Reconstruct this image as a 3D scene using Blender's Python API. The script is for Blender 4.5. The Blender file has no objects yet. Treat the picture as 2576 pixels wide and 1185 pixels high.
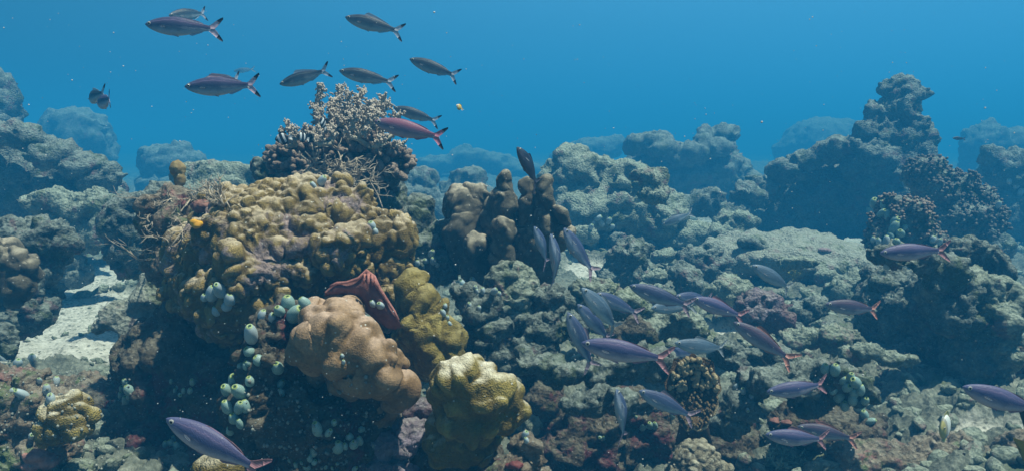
import bpy, math, random, os
import numpy as np
from mathutils import Vector, Matrix
from mathutils.bvhtree import BVHTree

S = bpy.context.scene
COL = S.collection
R = math.radians

# ------------------------------------------------------------------ camera
FPX, CX, CY = 1840.0, 1288.0, 592.5          # focal length in photo pixels (2576 px wide)
PITCH = math.atan(212.5 / FPX)
CAMZ = 0.9
cam_d = bpy.data.cameras.new("camera")
cam = bpy.data.objects.new("camera", cam_d)
COL.objects.link(cam)
cam.location = (0, 0, CAMZ)
cam.rotation_euler = (math.pi / 2 - PITCH, 0, 0)
cam_d.sensor_width = 36
cam_d.lens = 36 * FPX / 2576
cam_d.clip_start = 0.02
cam_d.clip_end = 500
S.camera = cam

# ------------------------------------------------------------------ sun and open water
SUN_TO = Vector((0.34, -0.10, 0.93)).normalized()
SUN_EL = math.asin(SUN_TO.z)
SUN_AZ = math.atan2(SUN_TO.x, SUN_TO.y)
sd = bpy.data.lights.new("sun", 'SUN')
sun = bpy.data.objects.new("sun", sd)
COL.objects.link(sun)
sd.energy = 5.0
sd.angle = R(1.0)
sd.color = (1.0, 0.92, 0.77)
sun.rotation_euler = SUN_TO.to_track_quat('Z', 'Y').to_euler()

W = bpy.data.worlds.new("World")
S.world = W
W.use_nodes = True
nt = W.node_tree
nt.nodes.clear()
def wn(t, **k):
    n = nt.nodes.new(t)
    for a, b in k.items():
        setattr(n, a, b)
    return n
out = wn('ShaderNodeOutputWorld')
bg = wn('ShaderNodeBackground')
sky = wn('ShaderNodeTexSky')
sky.sky_type = 'NISHITA'
sky.sun_disc = False
sky.sun_elevation = SUN_EL
sky.sun_rotation = SUN_AZ
bg2 = wn('ShaderNodeBackground')
mixs = wn('ShaderNodeMixShader')
tc = wn('ShaderNodeTexCoord')
sep = wn('ShaderNodeSeparateXYZ')
nt.links.new(tc.outputs['Generated'], sep.inputs[0])
rampz = wn('ShaderNodeValToRGB')
mz = wn('ShaderNodeMapRange'); mz.inputs['From Min'].default_value = -1; mz.inputs['From Max'].default_value = 1
nt.links.new(sep.outputs['Z'], mz.inputs['Value'])
nt.links.new(mz.outputs[0], rampz.inputs[0])
e = rampz.color_ramp.elements
e[0].position = 0.0; e[0].color = (0.004, 0.030, 0.055, 1)
e[1].position = 1.0; e[1].color = (0.16, 0.36, 0.50, 1)
for p, c in ((0.42, (0.005, 0.05, 0.10)), (0.50, (0.018, 0.22, 0.46)), (0.58, (0.05, 0.265, 0.50)), (0.66, (0.09, 0.335, 0.59)), (0.8, (0.08, 0.30, 0.50))):
    q = e.new(p); q.color = (*c, 1)
# the water is brighter towards the sun
dot = wn('ShaderNodeVectorMath', operation='DOT_PRODUCT')
nt.links.new(tc.outputs['Generated'], dot.inputs[0])
dot.inputs[1].default_value = Vector((0.72, 0.60, 0.30)).normalized()
mr = wn('ShaderNodeMapRange'); mr.inputs['From Min'].default_value = -0.5; mr.inputs['From Max'].default_value = 1.0
mr.inputs['To Min'].default_value = 0.26; mr.inputs['To Max'].default_value = 1.20
nt.links.new(dot.outputs['Value'], mr.inputs['Value'])
mul = wn('ShaderNodeVectorMath', operation='SCALE')
nt.links.new(rampz.outputs[0], mul.inputs[0]); nt.links.new(mr.outputs[0], mul.inputs['Scale'])
nt.links.new(mul.outputs[0], bg2.inputs['Color']); bg2.inputs['Strength'].default_value = 0.90
tint = wn('ShaderNodeVectorMath', operation='MULTIPLY')
nt.links.new(sky.outputs[0], tint.inputs[0]); tint.inputs[1].default_value = (0.75, 0.9, 0.85)
nt.links.new(tint.outputs[0], bg.inputs['Color']); bg.inputs['Strength'].default_value = 0.08
wfac = wn('ShaderNodeMapRange'); wfac.interpolation_type = 'SMOOTHSTEP'
wfac.inputs['From Min'].default_value = 0.45; wfac.inputs['From Max'].default_value = 0.75
nt.links.new(sep.outputs['Z'], wfac.inputs['Value'])
nt.links.new(wfac.outputs[0], mixs.inputs[0])
nt.links.new(bg2.outputs[0], mixs.inputs[1]); nt.links.new(bg.outputs[0], mixs.inputs[2])
nt.links.new(mixs.outputs[0], out.inputs['Surface'])

S.view_settings.view_transform = 'Standard'
S.view_settings.look = 'None'
S.view_settings.exposure = 0.45
S.view_settings.gamma = 1.0
S.cycles.volume_bounces = 0
S.cycles.max_bounces = 6
S.cycles.diffuse_bounces = 2
S.cycles.use_denoising = True
S.cycles.volume_step_rate = 1.0

# ------------------------------------------------------------------ helpers
def ray(px, py):
    x = (px - CX) / FPX; y = -(py - CY) / FPX
    c, s = math.cos(PITCH), math.sin(PITCH)
    return Vector((x, c + y * s, -s + y * c))
def D(d):
    """distances of the farther reef grow faster than the first estimate"""
    if d < 2.6: return d
    return d + 0.68 * (d - 2.6) ** 2 if d < 8 else 27.8 + 2 * (d - 8)
def at(px, py, d):
    return Vector((0, 0, CAMZ)) + ray(px, py) * D(d)
def at_raw(px, py, d):
    return Vector((0, 0, CAMZ)) + ray(px, py) * d

def tag(o, label=None, cat=None, group=None, kind=None):
    if label: o["label"] = label
    if cat: o["category"] = cat
    if group: o["group"] = group
    if kind: o["kind"] = kind
    return o
def empty(name, loc=(0, 0, 0)):
    o = bpy.data.objects.new(name, None)
    COL.objects.link(o); o.location = loc; o.empty_display_size = 0.05
    return o
def mesh_obj(name, v, f, mat, parent=None, smooth=True, attrs=None):
    me = bpy.data.meshes.new(name)
    v = np.asarray(v, dtype=np.float64)
    if isinstance(f, np.ndarray):
        n, k = f.shape
        me.vertices.add(len(v)); me.vertices.foreach_set("co", v.astype(np.float32).ravel())
        me.loops.add(n * k); me.loops.foreach_set("vertex_index", f.astype(np.int32).ravel())
        me.polygons.add(n)
        me.polygons.foreach_set("loop_start", np.arange(0, n * k, k, dtype=np.int32))
        me.polygons.foreach_set("loop_total", np.full(n, k, dtype=np.int32))
        me.update(calc_edges=True)
    else:
        me.from_pydata([tuple(x) for x in v], [], f)
    if smooth and len(me.polygons):
        me.polygons.foreach_set("use_smooth", np.ones(len(me.polygons), dtype=bool))
    for nm, a in (attrs or {}).items():
        at_ = me.attributes.new(nm, 'FLOAT', 'POINT'); at_.data.foreach_set("value", np.asarray(a, dtype=np.float32))
    me.materials.append(mat)
    o = bpy.data.objects.new(name, me)
    COL.objects.link(o)
    if parent: o.parent = parent
    return o

# noise in numpy
def _h(ix, iy, iz, s):
    with np.errstate(over='ignore'):
        h = (ix.astype(np.int64) * 374761393 + iy.astype(np.int64) * 668265263 + iz.astype(np.int64) * 2147483647 + s * 1274126177) & 0xffffffff
        h = ((h ^ (h >> 13)) * 1274126177) & 0xffffffff
        h = ((h ^ (h >> 16)) * 2246822519) & 0xffffffff
        h = h ^ (h >> 15)
    return h
def _r(h, k):
    return ((h >> k) & 1023) / 1023.0
def perlin(p, seed=0):
    i = np.floor(p).astype(np.int64); f = p - i
    u = f * f * f * (f * (f * 6 - 15) + 10)
    res = 0
    for dx in (0, 1):
        wx = u[:, 0] if dx else 1 - u[:, 0]
        for dy in (0, 1):
            wy = u[:, 1] if dy else 1 - u[:, 1]
            for dz in (0, 1):
                wz = u[:, 2] if dz else 1 - u[:, 2]
                h = _h(i[:, 0] + dx, i[:, 1] + dy, i[:, 2] + dz, seed)
                g = (_r(h, 0) * 2 - 1) * (f[:, 0] - dx) + (_r(h, 10) * 2 - 1) * (f[:, 1] - dy) + (_r(h, 20) * 2 - 1) * (f[:, 2] - dz)
                res = res + wx * wy * wz * g
    return res * 1.5
ROT = np.array([[0.36, 0.48, -0.8], [-0.8, 0.6, 0.0], [0.48, 0.64, 0.6]])
def fbm(p, oct=4, seed=0, rough=0.5, ridged=False):
    a, t, tot = 1.0, 0, 0
    for o in range(oct):
        n = perlin(p, seed + o)
        if ridged: n = 0.5 - np.abs(n) * 1.6
        t = t + a * n; tot += a
        p = (p @ ROT.T) * 2.03 + 11.7; a *= rough
    return t / tot
def worley(p, seed=0):
    i = np.floor(p).astype(np.int64)
    acc = np.zeros(len(p)); f1 = np.full(len(p), 9.0); f2 = np.full(len(p), 9.0); hid = np.zeros(len(p))
    for dx in (-1, 0, 1):
        for dy in (-1, 0, 1):
            for dz in (-1, 0, 1):
                c = i + np.array([dx, dy, dz])
                h = _h(c[:, 0], c[:, 1], c[:, 2], seed)
                q = c + np.stack([_r(h, 0), _r(h, 10), _r(h, 20)], 1)
                d = np.sqrt(((q - p) ** 2).sum(1))
                acc += np.exp(-9 * d); m = d < f1
                f2 = np.where(m, f1, np.minimum(f2, d))
                hid = np.where(m, _r(h, 5), hid)
                f1 = np.where(m, d, f1)
    global SM
    SM = -np.log(acc + 1e-9) / 9
    return f1, f2, hid

_ico = {}
def ico(n):
    if n not in _ico:
        import bmesh
        bm = bmesh.new(); bmesh.ops.create_icosphere(bm, subdivisions=n, radius=1)
        v = np.array([x.co[:] for x in bm.verts]); f = np.array([[y.index for y in x.verts] for x in bm.faces]); bm.free()
        _ico[n] = (v, f)
    return _ico[n]
class MB:
    def __init__(s): s.v = []; s.f = []; s.n = 0; s.a = []
    def add(s, v, f, a=None):
        s.v.append(v); s.f.append(f + s.n); s.n += len(v)
        s.a.append(np.zeros(len(v)) if a is None else np.broadcast_to(a, (len(v),)))
    def blob(s, c, r, rot=None, n=3, a=None):
        v, f = ico(n); v = v * np.asarray(r)
        if rot is not None: v = v @ np.array(rot).T
        s.add(v + np.asarray(c), f, a)
    def build(s, name, mat, parent=None, smooth=True, attr=None):
        v = np.concatenate(s.v); f = np.concatenate(s.f)
        return mesh_obj(name, v, f, mat, parent, smooth, {attr: np.concatenate(s.a)} if attr else None)

def tube(mb, pts, rad, seg=7, a=None, close=True):
    """a tapered tube of triangles along pts"""
    pts = [Vector(p) for p in pts]; n = len(pts)
    V = []; F = []
    up = Vector((0.3, 0.2, 1)).normalized()
    for i, p in enumerate(pts):
        t = (pts[min(i + 1, n - 1)] - pts[max(i - 1, 0)]).normalized()
        s_ = t.cross(up)
        if s_.length < 1e-3: s_ = t.cross(Vector((1, 0, 0)))
        s_.normalize(); w = s_.cross(t)
        r = rad[i] if hasattr(rad, '__len__') else rad
        for k in range(seg):
            q = 2 * math.pi * k / seg
            V.append(p + s_ * (math.cos(q) * r) + w * (math.sin(q) * r))
    for i in range(n - 1):
        for k in range(seg):
            a0 = i * seg + k; a1 = i * seg + (k + 1) % seg
            F += [(a0, a1, a1 + seg), (a0, a1 + seg, a0 + seg)]
    c0 = len(V); V.append(pts[0]); V.append(pts[-1] + (pts[-1] - pts[-2]).normalized() * (rad[-1] if hasattr(rad, '__len__') else rad) * 0.7)
    for k in range(seg):
        F.append((k, c0, (k + 1) % seg)); b = (n - 1) * seg
        F.append((b + k, b + (k + 1) % seg, c0 + 1))
    mb.add(np.array([x[:] for x in V]), np.array(F), a)

def remesh(v, f, vox):
    me = bpy.data.meshes.new("t"); me.from_pydata(v.tolist(), [], f.tolist()); me.update()
    o = bpy.data.objects.new("t", me); COL.objects.link(o)
    m = o.modifiers.new("r", 'REMESH'); m.mode = 'VOXEL'; m.voxel_size = vox; m.adaptivity = 0
    dg = bpy.context.evaluated_depsgraph_get()
    ev = o.evaluated_get(dg); me2 = bpy.data.meshes.new_from_object(ev)
    bpy.data.objects.remove(o); bpy.data.meshes.remove(me)
    return me2
def getv(me):
    a = np.empty(len(me.vertices) * 3, dtype=np.float32); me.vertices.foreach_get("co", a); return a.reshape(-1, 3).astype(float)
def setv(me, v):
    me.vertices.foreach_set("co", v.astype(np.float32).ravel()); me.update()
def getn(me):
    a = np.empty(len(me.vertices) * 3, dtype=np.float32); me.vertex_normals.foreach_get("vector", a); return a.reshape(-1, 3).astype(float)
def setattr_f(me, nm, a):
    x = me.attributes.new(nm, 'FLOAT', 'POINT'); x.data.foreach_set("value", a.astype(np.float32))

def smoothn(me, n):
    """vertex normals averaged over the neighbourhood, so that displacement follows the big form"""
    nr = getn(me); ed = np.empty(len(me.edges) * 2, dtype=np.int32); me.edges.foreach_get("vertices", ed); ed = ed.reshape(-1, 2)
    for _ in range(n):
        acc = nr.copy()
        np.add.at(acc, ed[:, 0], nr[ed[:, 1]]); np.add.at(acc, ed[:, 1], nr[ed[:, 0]])
        nr = acc / (np.linalg.norm(acc, axis=1, keepdims=True) + 1e-9)
    return nr

ALLROCK = []
def form(name, label, cat, mat, d, blobs, vox=0.012, style='rock', sc=0.07, seed=1, warp=0.05, knobs=10, amp=1.0, group=None, parent=None, zs=1.0, soft=0.0, dw=.05):
    """blobs: (px, py, rx, ry [, depth offset [, depth radius px]]) in photo pixels at distance d"""
    rnd = random.Random(seed)
    mb = MB(); vox *= D(d) / d; sc *= (D(d) / d) ** .5
    for b in blobs:
        px, py, rx, ry = b[:4]; off = b[4] if len(b) > 4 else 0.0
        dd = D(d) + off * (1 if d < 3.5 else 0.55 * D(d) / d); k = dd / FPX
        rd = (b[5] if len(b) > 5 else (rx + ry) / 2) * k
        c = np.array(at_raw(px, py, dd)[:]); r = np.array([rx * k, rd, ry * k])
        mb.blob(c, r)
        for _ in range(knobs):
            u = Vector((rnd.gauss(0, 1), rnd.gauss(-0.2, 1), rnd.gauss(0.3, 1))).normalized()
            s = rnd.uniform(0.12, 0.34) * min(r)
            mb.blob(c + np.array(u[:]) * r * rnd.uniform(0.86, 1.02), (s * rnd.uniform(.7, 1.5), s * rnd.uniform(.7, 1.3), s * rnd.uniform(.6, 1.1)), n=2)
    me = remesh(np.concatenate(mb.v), np.concatenate(mb.f), vox)
    v = getv(me)
    if warp:
        for fr, am in ((1 / (warp * 6), warp), (1 / (warp * 2), warp * 0.4)):
            off = np.stack([fbm(v * fr + 3.1 + k * 17, 2, seed * 7 + k) for k in range(3)], 1)
            v = v + off * am * 1.6
        setv(me, v)
    if style == 'rock':
        n = smoothn(me, 2)
        w = v + np.stack([fbm(v * 14 + k * 9, 3, seed + 50 + k) for k in range(3)], 1) * 0.05
        f1, f2, h = worley(w / sc, seed)
        g1, g2, h2 = worley(w / (sc * 0.38) + 5, seed + 9)
        k1, k2, k3 = worley(w / (sc * 0.19) + 7, seed + 19)
        disp = (0.5 - np.clip(f1, 0, 1.1) ** 2) * 0.36 * sc * (.5 + h) + (0.5 - np.clip(g1, 0, 1.1) ** 2) * 0.30 * sc * (0.35 + h2) + (0.4 - np.clip(k1, 0, 1.1) ** 2) * 0.13 * sc * (.3 + h2)
        disp += fbm(v / (sc * 1.2), 5, seed + 3, 0.6, True) * sc * 0.28
        disp -= np.clip(fbm(v / (sc * 0.9) + 40, 3, seed + 33) - 0.10, 0, 1) * sc * 1.5
        fine = fbm(v / 0.018, 3, seed + 5, 0.6) * 0.009
        setv(me, v + n * (disp * amp + fine)[:, None])
        setattr_f(me, "tip", np.clip(f1, 0, 1))
    elif style == 'hump':
        n = smoothn(me, 3)
        wv = v * np.array([1, 1, zs])
        w = wv + np.stack([fbm(v * 9 + k * 9, 2, seed + 50 + k) for k in range(3)], 1) * dw
        f1, f2, h = worley(w / sc, seed)
        sm = SM.copy(); g1, g2, h2 = worley(w / (sc * 0.55) + 5, seed + 9); sm2 = SM.copy()
        dome = np.sqrt(np.clip(1 - (f1 / 0.95) ** 2, 0.02, 1)) * (0.62 + 0.5 * h)
        edge = np.clip((f2 - f1) * 3.2, 0, 1)
        dm2 = np.clip(1 - (g1 / 0.9) ** 2, 0, 1)
        disp = dome * edge ** 0.6 * 0.50 * sc + dm2 * 0.15 * sc
        if soft: disp = disp * (1 - soft) + soft * sc * (0.75 * np.clip(0.75 - sm, -.2, 1) + 0.25 * np.clip(0.75 - sm2, -.2, 1))
        big = fbm(v / (sc * 3.2), 2, seed + 71) * sc * 0.5
        setv(me, v + n * ((disp + big) * amp)[:, None])
        setattr_f(me, "tip", np.clip(dome * edge, 0, 1))
    me.polygons.foreach_set("use_smooth", np.ones(len(me.polygons), dtype=bool))
    me.materials.clear(); me.materials.append(mat); me.name = name
    o = bpy.data.objects.new(name, me); COL.objects.link(o)
    if parent: o.parent = parent
    elif label: tag(o, label, cat, group)
    ALLROCK.append(o)
    return o

# ------------------------------------------------------------------ materials
def mat(name):
    m = bpy.data.materials.new(name); m.use_nodes = True
    t = m.node_tree; b = t.nodes["Principled BSDF"]
    return m, t, b
def N(t, k, **kw):
    n = t.nodes.new(k)
    for a, b in kw.items():
        try: n.inputs[a].default_value = b
        except Exception: setattr(n, a, b)
    return n
def ramp(t, src, stops, interp='LINEAR'):
    r = t.nodes.new('ShaderNodeValToRGB'); r.color_ramp.interpolation = interp
    e = r.color_ramp.elements
    while len(e) < len(stops): e.new(0.5)
    for q, (p, c) in zip(e, stops):
        q.position = p; q.color = (*c, 1) if len(c) == 3 else c
    t.links.new(src, r.inputs[0]); return r.outputs[0]
def mixc(t, fac, a, b, mode='MIX'):
    m = t.nodes.new('ShaderNodeMix'); m.data_type = 'RGBA'; m.blend_type = mode
    for s, x in ((m.inputs[0], fac), (m.inputs[6], a), (m.inputs[7], b)):
        if isinstance(x, (int, float)): s.default_value = x
        elif isinstance(x, tuple): s.default_value = (*x, 1)
        else: t.links.new(x, s)
    return m.outputs[2]
def g(v): return (v, v, v)
def obj_co(t): return t.nodes.new('ShaderNodeTexCoord').outputs['Object']
def noise(t, co, s, d=4, r=0.55, off=0.0):
    n = N(t, 'ShaderNodeTexNoise', Scale=s, Detail=d, Roughness=r)
    if off:
        v = N(t, 'ShaderNodeVectorMath'); v.operation = 'ADD'; v.inputs[1].default_value = (off, off * 1.3, off * .7)
        t.links.new(co, v.inputs[0]); co = v.outputs[0]
    t.links.new(co, n.inputs['Vector']); return n.outputs['Fac']
def voro(t, co, s, feat='F1', out='Distance'):
    n = N(t, 'ShaderNodeTexVoronoi', Scale=s); n.feature = feat
    t.links.new(co, n.inputs['Vector']); return n.outputs[out]
def mth(t, op, a, b=0.0, c=None):
    m = t.nodes.new('ShaderNodeMath'); m.operation = op
    for s, x in zip(m.inputs, (a, b, c)):
        if x is None: continue
        if isinstance(x, (int, float)): s.default_value = x
        else: t.links.new(x, s)
    return m.outputs[0]
def bump(t, b, h, st, dist):
    n = N(t, 'ShaderNodeBump', Strength=st, Distance=dist)
    t.links.new(h, n.inputs['Height']); t.links.new(n.outputs[0], b.inputs['Normal'])

def rock_mat(name, dark, mid, light, patch=None, patch2=None, sed=0.5, sed_lit_c=(0.42, 0.42, 0.34), speck=0.5):  # sed: strength of the sediment and the painted lit tops together
    m, t, b = mat(name); co = obj_co(t)
    c = ramp(t, noise(t, co, 9, 8, 0.65), [(0.34, dark), (0.50, mid), (0.66, light)])
    c2 = ramp(t, noise(t, co, 42, 6, 0.7, 3), [(0.36, dark), (0.52, mid), (0.66, light)])
    c = mixc(t, 0.5, c, c2)
    if patch:
        f = ramp(t, noise(t, co, 5.5, 5, 0.7, 7), [(0.54, g(0)), (0.60, g(1))]); c = mixc(t, f, c, patch)
    if patch2:
        f = ramp(t, noise(t, co, 7.5, 5, 0.7, 13), [(0.57, g(0)), (0.62, g(1))]); c = mixc(t, f, c, patch2)
    # pale sediment and turf, with lit tops painted in, on what faces up
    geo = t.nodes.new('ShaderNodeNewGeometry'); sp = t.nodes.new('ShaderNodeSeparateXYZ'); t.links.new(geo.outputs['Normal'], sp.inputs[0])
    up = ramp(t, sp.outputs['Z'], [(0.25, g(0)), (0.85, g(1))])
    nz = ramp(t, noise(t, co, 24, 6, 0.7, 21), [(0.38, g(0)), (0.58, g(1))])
    c = mixc(t, mth(t, 'MULTIPLY', mth(t, 'MULTIPLY', up, nz), sed), c, sed_lit_c)
    # white specks, small tube worms and shell grit
    v = voro(t, co, 75)
    sp2 = ramp(t, v, [(0.10, g(speck)), (0.2, g(0))])
    c = mixc(t, sp2, c, (0.5, 0.52, 0.46))
    t.links.new(c, b.inputs['Base Color'])
    b.inputs['Roughness'].default_value = 0.92; b.inputs['Specular IOR Level'].default_value = 0.15
    h = mth(t, 'ADD', noise(t, co, 70, 8, 0.7), mth(t, 'MULTIPLY', voro(t, co, 60), 0.8))
    bump(t, b, h, 1.0, 0.02)
    return m
def hump_mat(name, base, tip, pale=(0.5, 0.45, 0.36), pf=0.5, dead=None, spots=True):
    m, t, b = mat(name); co = obj_co(t)
    a = t.nodes.new('ShaderNodeAttribute'); a.attribute_name = 'tip'
    f = ramp(t, a.outputs['Fac'], [(0.35, g(0)), (0.95, g(1))])
    bb = mixc(t, ramp(t, noise(t, co, 6, 4, .6), [(0.35, g(0)), (0.65, g(1))]), base, tuple(x * 0.72 for x in base))
    c = mixc(t, mth(t, 'MULTIPLY', f, 0.75), bb, tip)
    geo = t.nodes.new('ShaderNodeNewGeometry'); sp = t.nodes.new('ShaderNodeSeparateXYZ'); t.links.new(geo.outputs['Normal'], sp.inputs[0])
    up = ramp(t, sp.outputs['Z'], [(0.45, g(0)), (1.0, g(1))])  # up-facing coral is paled: its sunlit tops are put into the colour
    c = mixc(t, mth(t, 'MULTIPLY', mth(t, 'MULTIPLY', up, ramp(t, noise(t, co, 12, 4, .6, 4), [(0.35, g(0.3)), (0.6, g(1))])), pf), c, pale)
    if dead:
        fd = ramp(t, noise(t, co, 4.0, 6, 0.7, 9), [(0.545, g(0)), (0.60, g(1))])
        dc = ramp(t, noise(t, co, 55, 6, .7, 2), [(0.4, dead), (0.6, tuple(min(1, x * 2.2) for x in dead))])
        c = mixc(t, fd, c, dc)
    if spots:
        c = mixc(t, ramp(t, voro(t, co, 38), [(0.07, g(0.8)), (0.12, g(0))]), c, (0.55, 0.55, 0.5))
    c = mixc(t, 0.35, c, ramp(t, noise(t, co, 120, 3, .7, 5), [(0.3, g(0.1)), (0.7, g(0.9))]), 'OVERLAY')
    t.links.new(c, b.inputs['Base Color'])
    BS = 0.35 if name == 'hump_coral_brown' else 0.8
    b.inputs['Roughness'].default_value = 0.75; b.inputs['Specular IOR Level'].default_value = 0.25
    h = mth(t, 'ADD', noise(t, co, 45, 7, .7), mth(t, 'MULTIPLY', voro(t, co, 260), 0.45))
    bump(t, b, h, BS, 0.009)
    return m
def plain(name, c1, c2=None, sc=30, rough=0.7, bmp=0.3, spec=0.3, dist=0.004, sss=0):
    m, t, b = mat(name); co = obj_co(t)
    c2 = c2 or tuple(x * 0.6 for x in c1)
    c = ramp(t, noise(t, co, sc, 5, .6), [(0.35, c2), (0.62, c1)])
    t.links.new(c, b.inputs['Base Color']); b.inputs['Roughness'].default_value = rough; b.inputs['Specular IOR Level'].default_value = spec
    bump(t, b, noise(t, co, sc * 5, 5, .65), bmp, dist)
    return m

M_GREY = rock_mat("reef_rock_grey", (0.035, 0.042, 0.036), (0.12, 0.145, 0.125), (0.30, 0.345, 0.30), (0.075, 0.10, 0.05), (0.15, 0.105, 0.10), sed=0.6, sed_lit_c=(0.40, 0.46, 0.41))
M_PALE = rock_mat("reef_rock_pale", (0.06, 0.075, 0.06), (0.20, 0.235, 0.18), (0.40, 0.45, 0.36), (0.12, 0.15, 0.08), (0.20, 0.145, 0.135), sed=0.75, sed_lit_c=(0.46, 0.52, 0.42))
M_SLAB = rock_mat("reef_slab", (0.17, 0.19, 0.155), (0.30, 0.32, 0.27), (0.42, 0.44, 0.38), (0.15, 0.18, 0.11), (0.25, 0.20, 0.18), sed=0.6, sed_lit_c=(0.44, 0.48, 0.40), speck=0.3)
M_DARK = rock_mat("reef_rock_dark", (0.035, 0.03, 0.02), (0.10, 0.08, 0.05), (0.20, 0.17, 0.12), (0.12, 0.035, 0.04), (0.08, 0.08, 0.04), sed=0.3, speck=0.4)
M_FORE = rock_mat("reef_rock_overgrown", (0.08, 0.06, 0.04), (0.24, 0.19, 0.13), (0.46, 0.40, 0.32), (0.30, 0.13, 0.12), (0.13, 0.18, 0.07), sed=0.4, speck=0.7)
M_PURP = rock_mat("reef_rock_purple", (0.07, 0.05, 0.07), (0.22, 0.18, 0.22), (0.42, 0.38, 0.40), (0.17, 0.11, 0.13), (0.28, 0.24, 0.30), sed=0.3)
M_HUMP = hump_mat("hump_coral_mustard", (0.16, 0.108, 0.024), (0.32, 0.23, 0.07), (0.62, 0.54, 0.40), 0.8, dead=(0.15, 0.115, 0.105))
M_LOBE = hump_mat("hump_coral_olive", (0.19, 0.14, 0.022), (0.35, 0.28, 0.08), (0.52, 0.47, 0.25), 0.4)
M_BROWN = hump_mat("hump_coral_brown", (0.22, 0.135, 0.06), (0.34, 0.225, 0.125), (0.54, 0.41, 0.33), 0.65)
M_MUST = hump_mat("hump_coral_yellow", (0.16, 0.115, 0.02), (0.32, 0.25, 0.06), (0.72, 0.68, 0.53), 1.0)
M_COLUMN = hump_mat("column_coral", (0.095, 0.085, 0.055), (0.21, 0.185, 0.125), (0.50, 0.45, 0.34), 0.9)
M_KNOB = hump_mat("knob_coral", (0.10, 0.075, 0.06), (0.34, 0.26, 0.20), (0.46, 0.38, 0.31), 0.4, spots=False)
M_PINKK = hump_mat("knob_coral_rosy", (0.10, 0.095, 0.08), (0.19, 0.175, 0.15), (0.34, 0.32, 0.28), 0.4, spots=False)
M_SOFT = plain("soft_coral_polyps", (0.50, 0.44, 0.37), (0.34, 0.30, 0.24), 60, 0.8)
M_SOFTST = plain("soft_coral_stalk", (0.42, 0.38, 0.28), (0.30, 0.27, 0.20), 30, 0.7)
M_TWIG = plain("branch_tan", (0.48, 0.41, 0.31), (0.30, 0.25, 0.18), 40, 0.8)
M_SPONGE = plain("pink_sponge", (0.21, 0.095, 0.08), (0.13, 0.055, 0.05), 30, 0.85, 1.0)
M_SPTIP = plain("pink_sponge_edge", (0.44, 0.19, 0.155), (0.28, 0.11, 0.09), 45, 0.8, 0.8)
M_YSP = plain("yellow_sponge", (0.72, 0.40, 0.02), (0.55, 0.26, 0.01), 40, 0.6)
M_BSP = plain("brown_sponge", (0.30, 0.23, 0.10), (0.17, 0.12, 0.05), 40, 0.85)
def sac_mat(name, c1, c2, rim):
    m, t, b = mat(name)
    tcn = t.nodes.new('ShaderNodeTexCoord'); s = t.nodes.new('ShaderNodeSeparateXYZ'); t.links.new(tcn.outputs['Object'], s.inputs[0])
    a = t.nodes.new('ShaderNodeAttribute'); a.attribute_name = 'tip'
    c = ramp(t, noise(t, tcn.outputs['Object'], 160, 5, .65), [(0.38, c2), (0.6, c1)])
    c = mixc(t, ramp(t, a.outputs['Fac'], [(0.75, g(0)), (0.95, g(1))]), c, rim)
    c = mixc(t, ramp(t, voro(t, tcn.outputs['Object'], 420), [(0.2, g(0.8)), (0.3, g(0))]), c, (0.8, 0.85, 0.8))
    t.links.new(c, b.inputs['Base Color']); b.inputs['Roughness'].default_value = 0.5
    b.inputs['Subsurface Weight'].default_value = 0.0
    return m
M_SAC = sac_mat("sea_squirt_mint", (0.25, 0.38, 0.35), (0.10, 0.20, 0.18), (0.24, 0.32, 0.08))
M_SACW = sac_mat("sea_squirt_white", (0.42, 0.50, 0.52), (0.18, 0.26, 0.29), (0.26, 0.36, 0.14))
M_HOLE = plain("sea_squirt_opening", (0.04, 0.10, 0.07), (0.02, 0.05, 0.04), 40, 0.9)

# ------------------------------------------------------------------ seabed
GP = [(0, 1200, 2.0), (250, 1230, 2.1), (100, 900, 3.2), (300, 900, 3.1), (250, 780, 3.6), (150, 720, 4.0), (280, 640, 4.9), (200, 600, 5.2),
      (600, 1260, 2.2), (900, 1260, 2.1), (1200, 1250, 2.0), (1400, 1400, 2.2), (1400, 1130, 2.8), (1250, 850, 3.1), (1600, 1400, 2.4), (1650, 1150, 2.8),
      (1550, 850, 3.3), (1800, 860, 3.4), (1700, 720, 4.0), (1500, 650, 4.2), (1900, 600, 5.0), (2050, 575, 5.3), (1800, 560, 5.4), (2200, 660, 4.8),
      (2000, 800, 3.7), (1900, 1150, 2.9), (2100, 1180, 2.5), (2250, 1100, 2.7), (2450, 1110, 2.6), (2576, 1080, 2.6), (2576, 700, 4.5), (2550, 590, 5.5),
      (2300, 560, 6.2), (1100, 600, 4.4), (1200, 500, 6.2), (1050, 440, 8.5), (1300, 420, 10), (700, 450, 8), (300, 470, 7), (0, 450, 8), (1500, 410, 11),
      (2000, 415, 9), (2400, 425, 9), (2800, 420, 10), (-300, 450, 9), (-500, 900, 3.2), (-500, 1200, 2), (3000, 1150, 2.5), (3000, 700, 4.6),
      (200, 392, 24), (1288, 392, 24), (2400, 392, 24), (1288, 386, 45), (-800, 392, 24), (3400, 392, 24), (600, 700, 4.2), (600, 1000, 2.9), (900, 1000, 2.9)]
GPW = np.array([at(*p)[:] for p in GP])
def ground_base(X, Y):
    num = np.zeros_like(X); den = np.zeros_like(X); s2 = (0.10 * np.abs(Y) + 0.12) ** 2
    for x, y, z in GPW:
        w = 1.0 / ((X - x) ** 2 + (Y - y) ** 2 + s2) ** 1.8
        num += w * z; den += w
    return num / den
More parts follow.
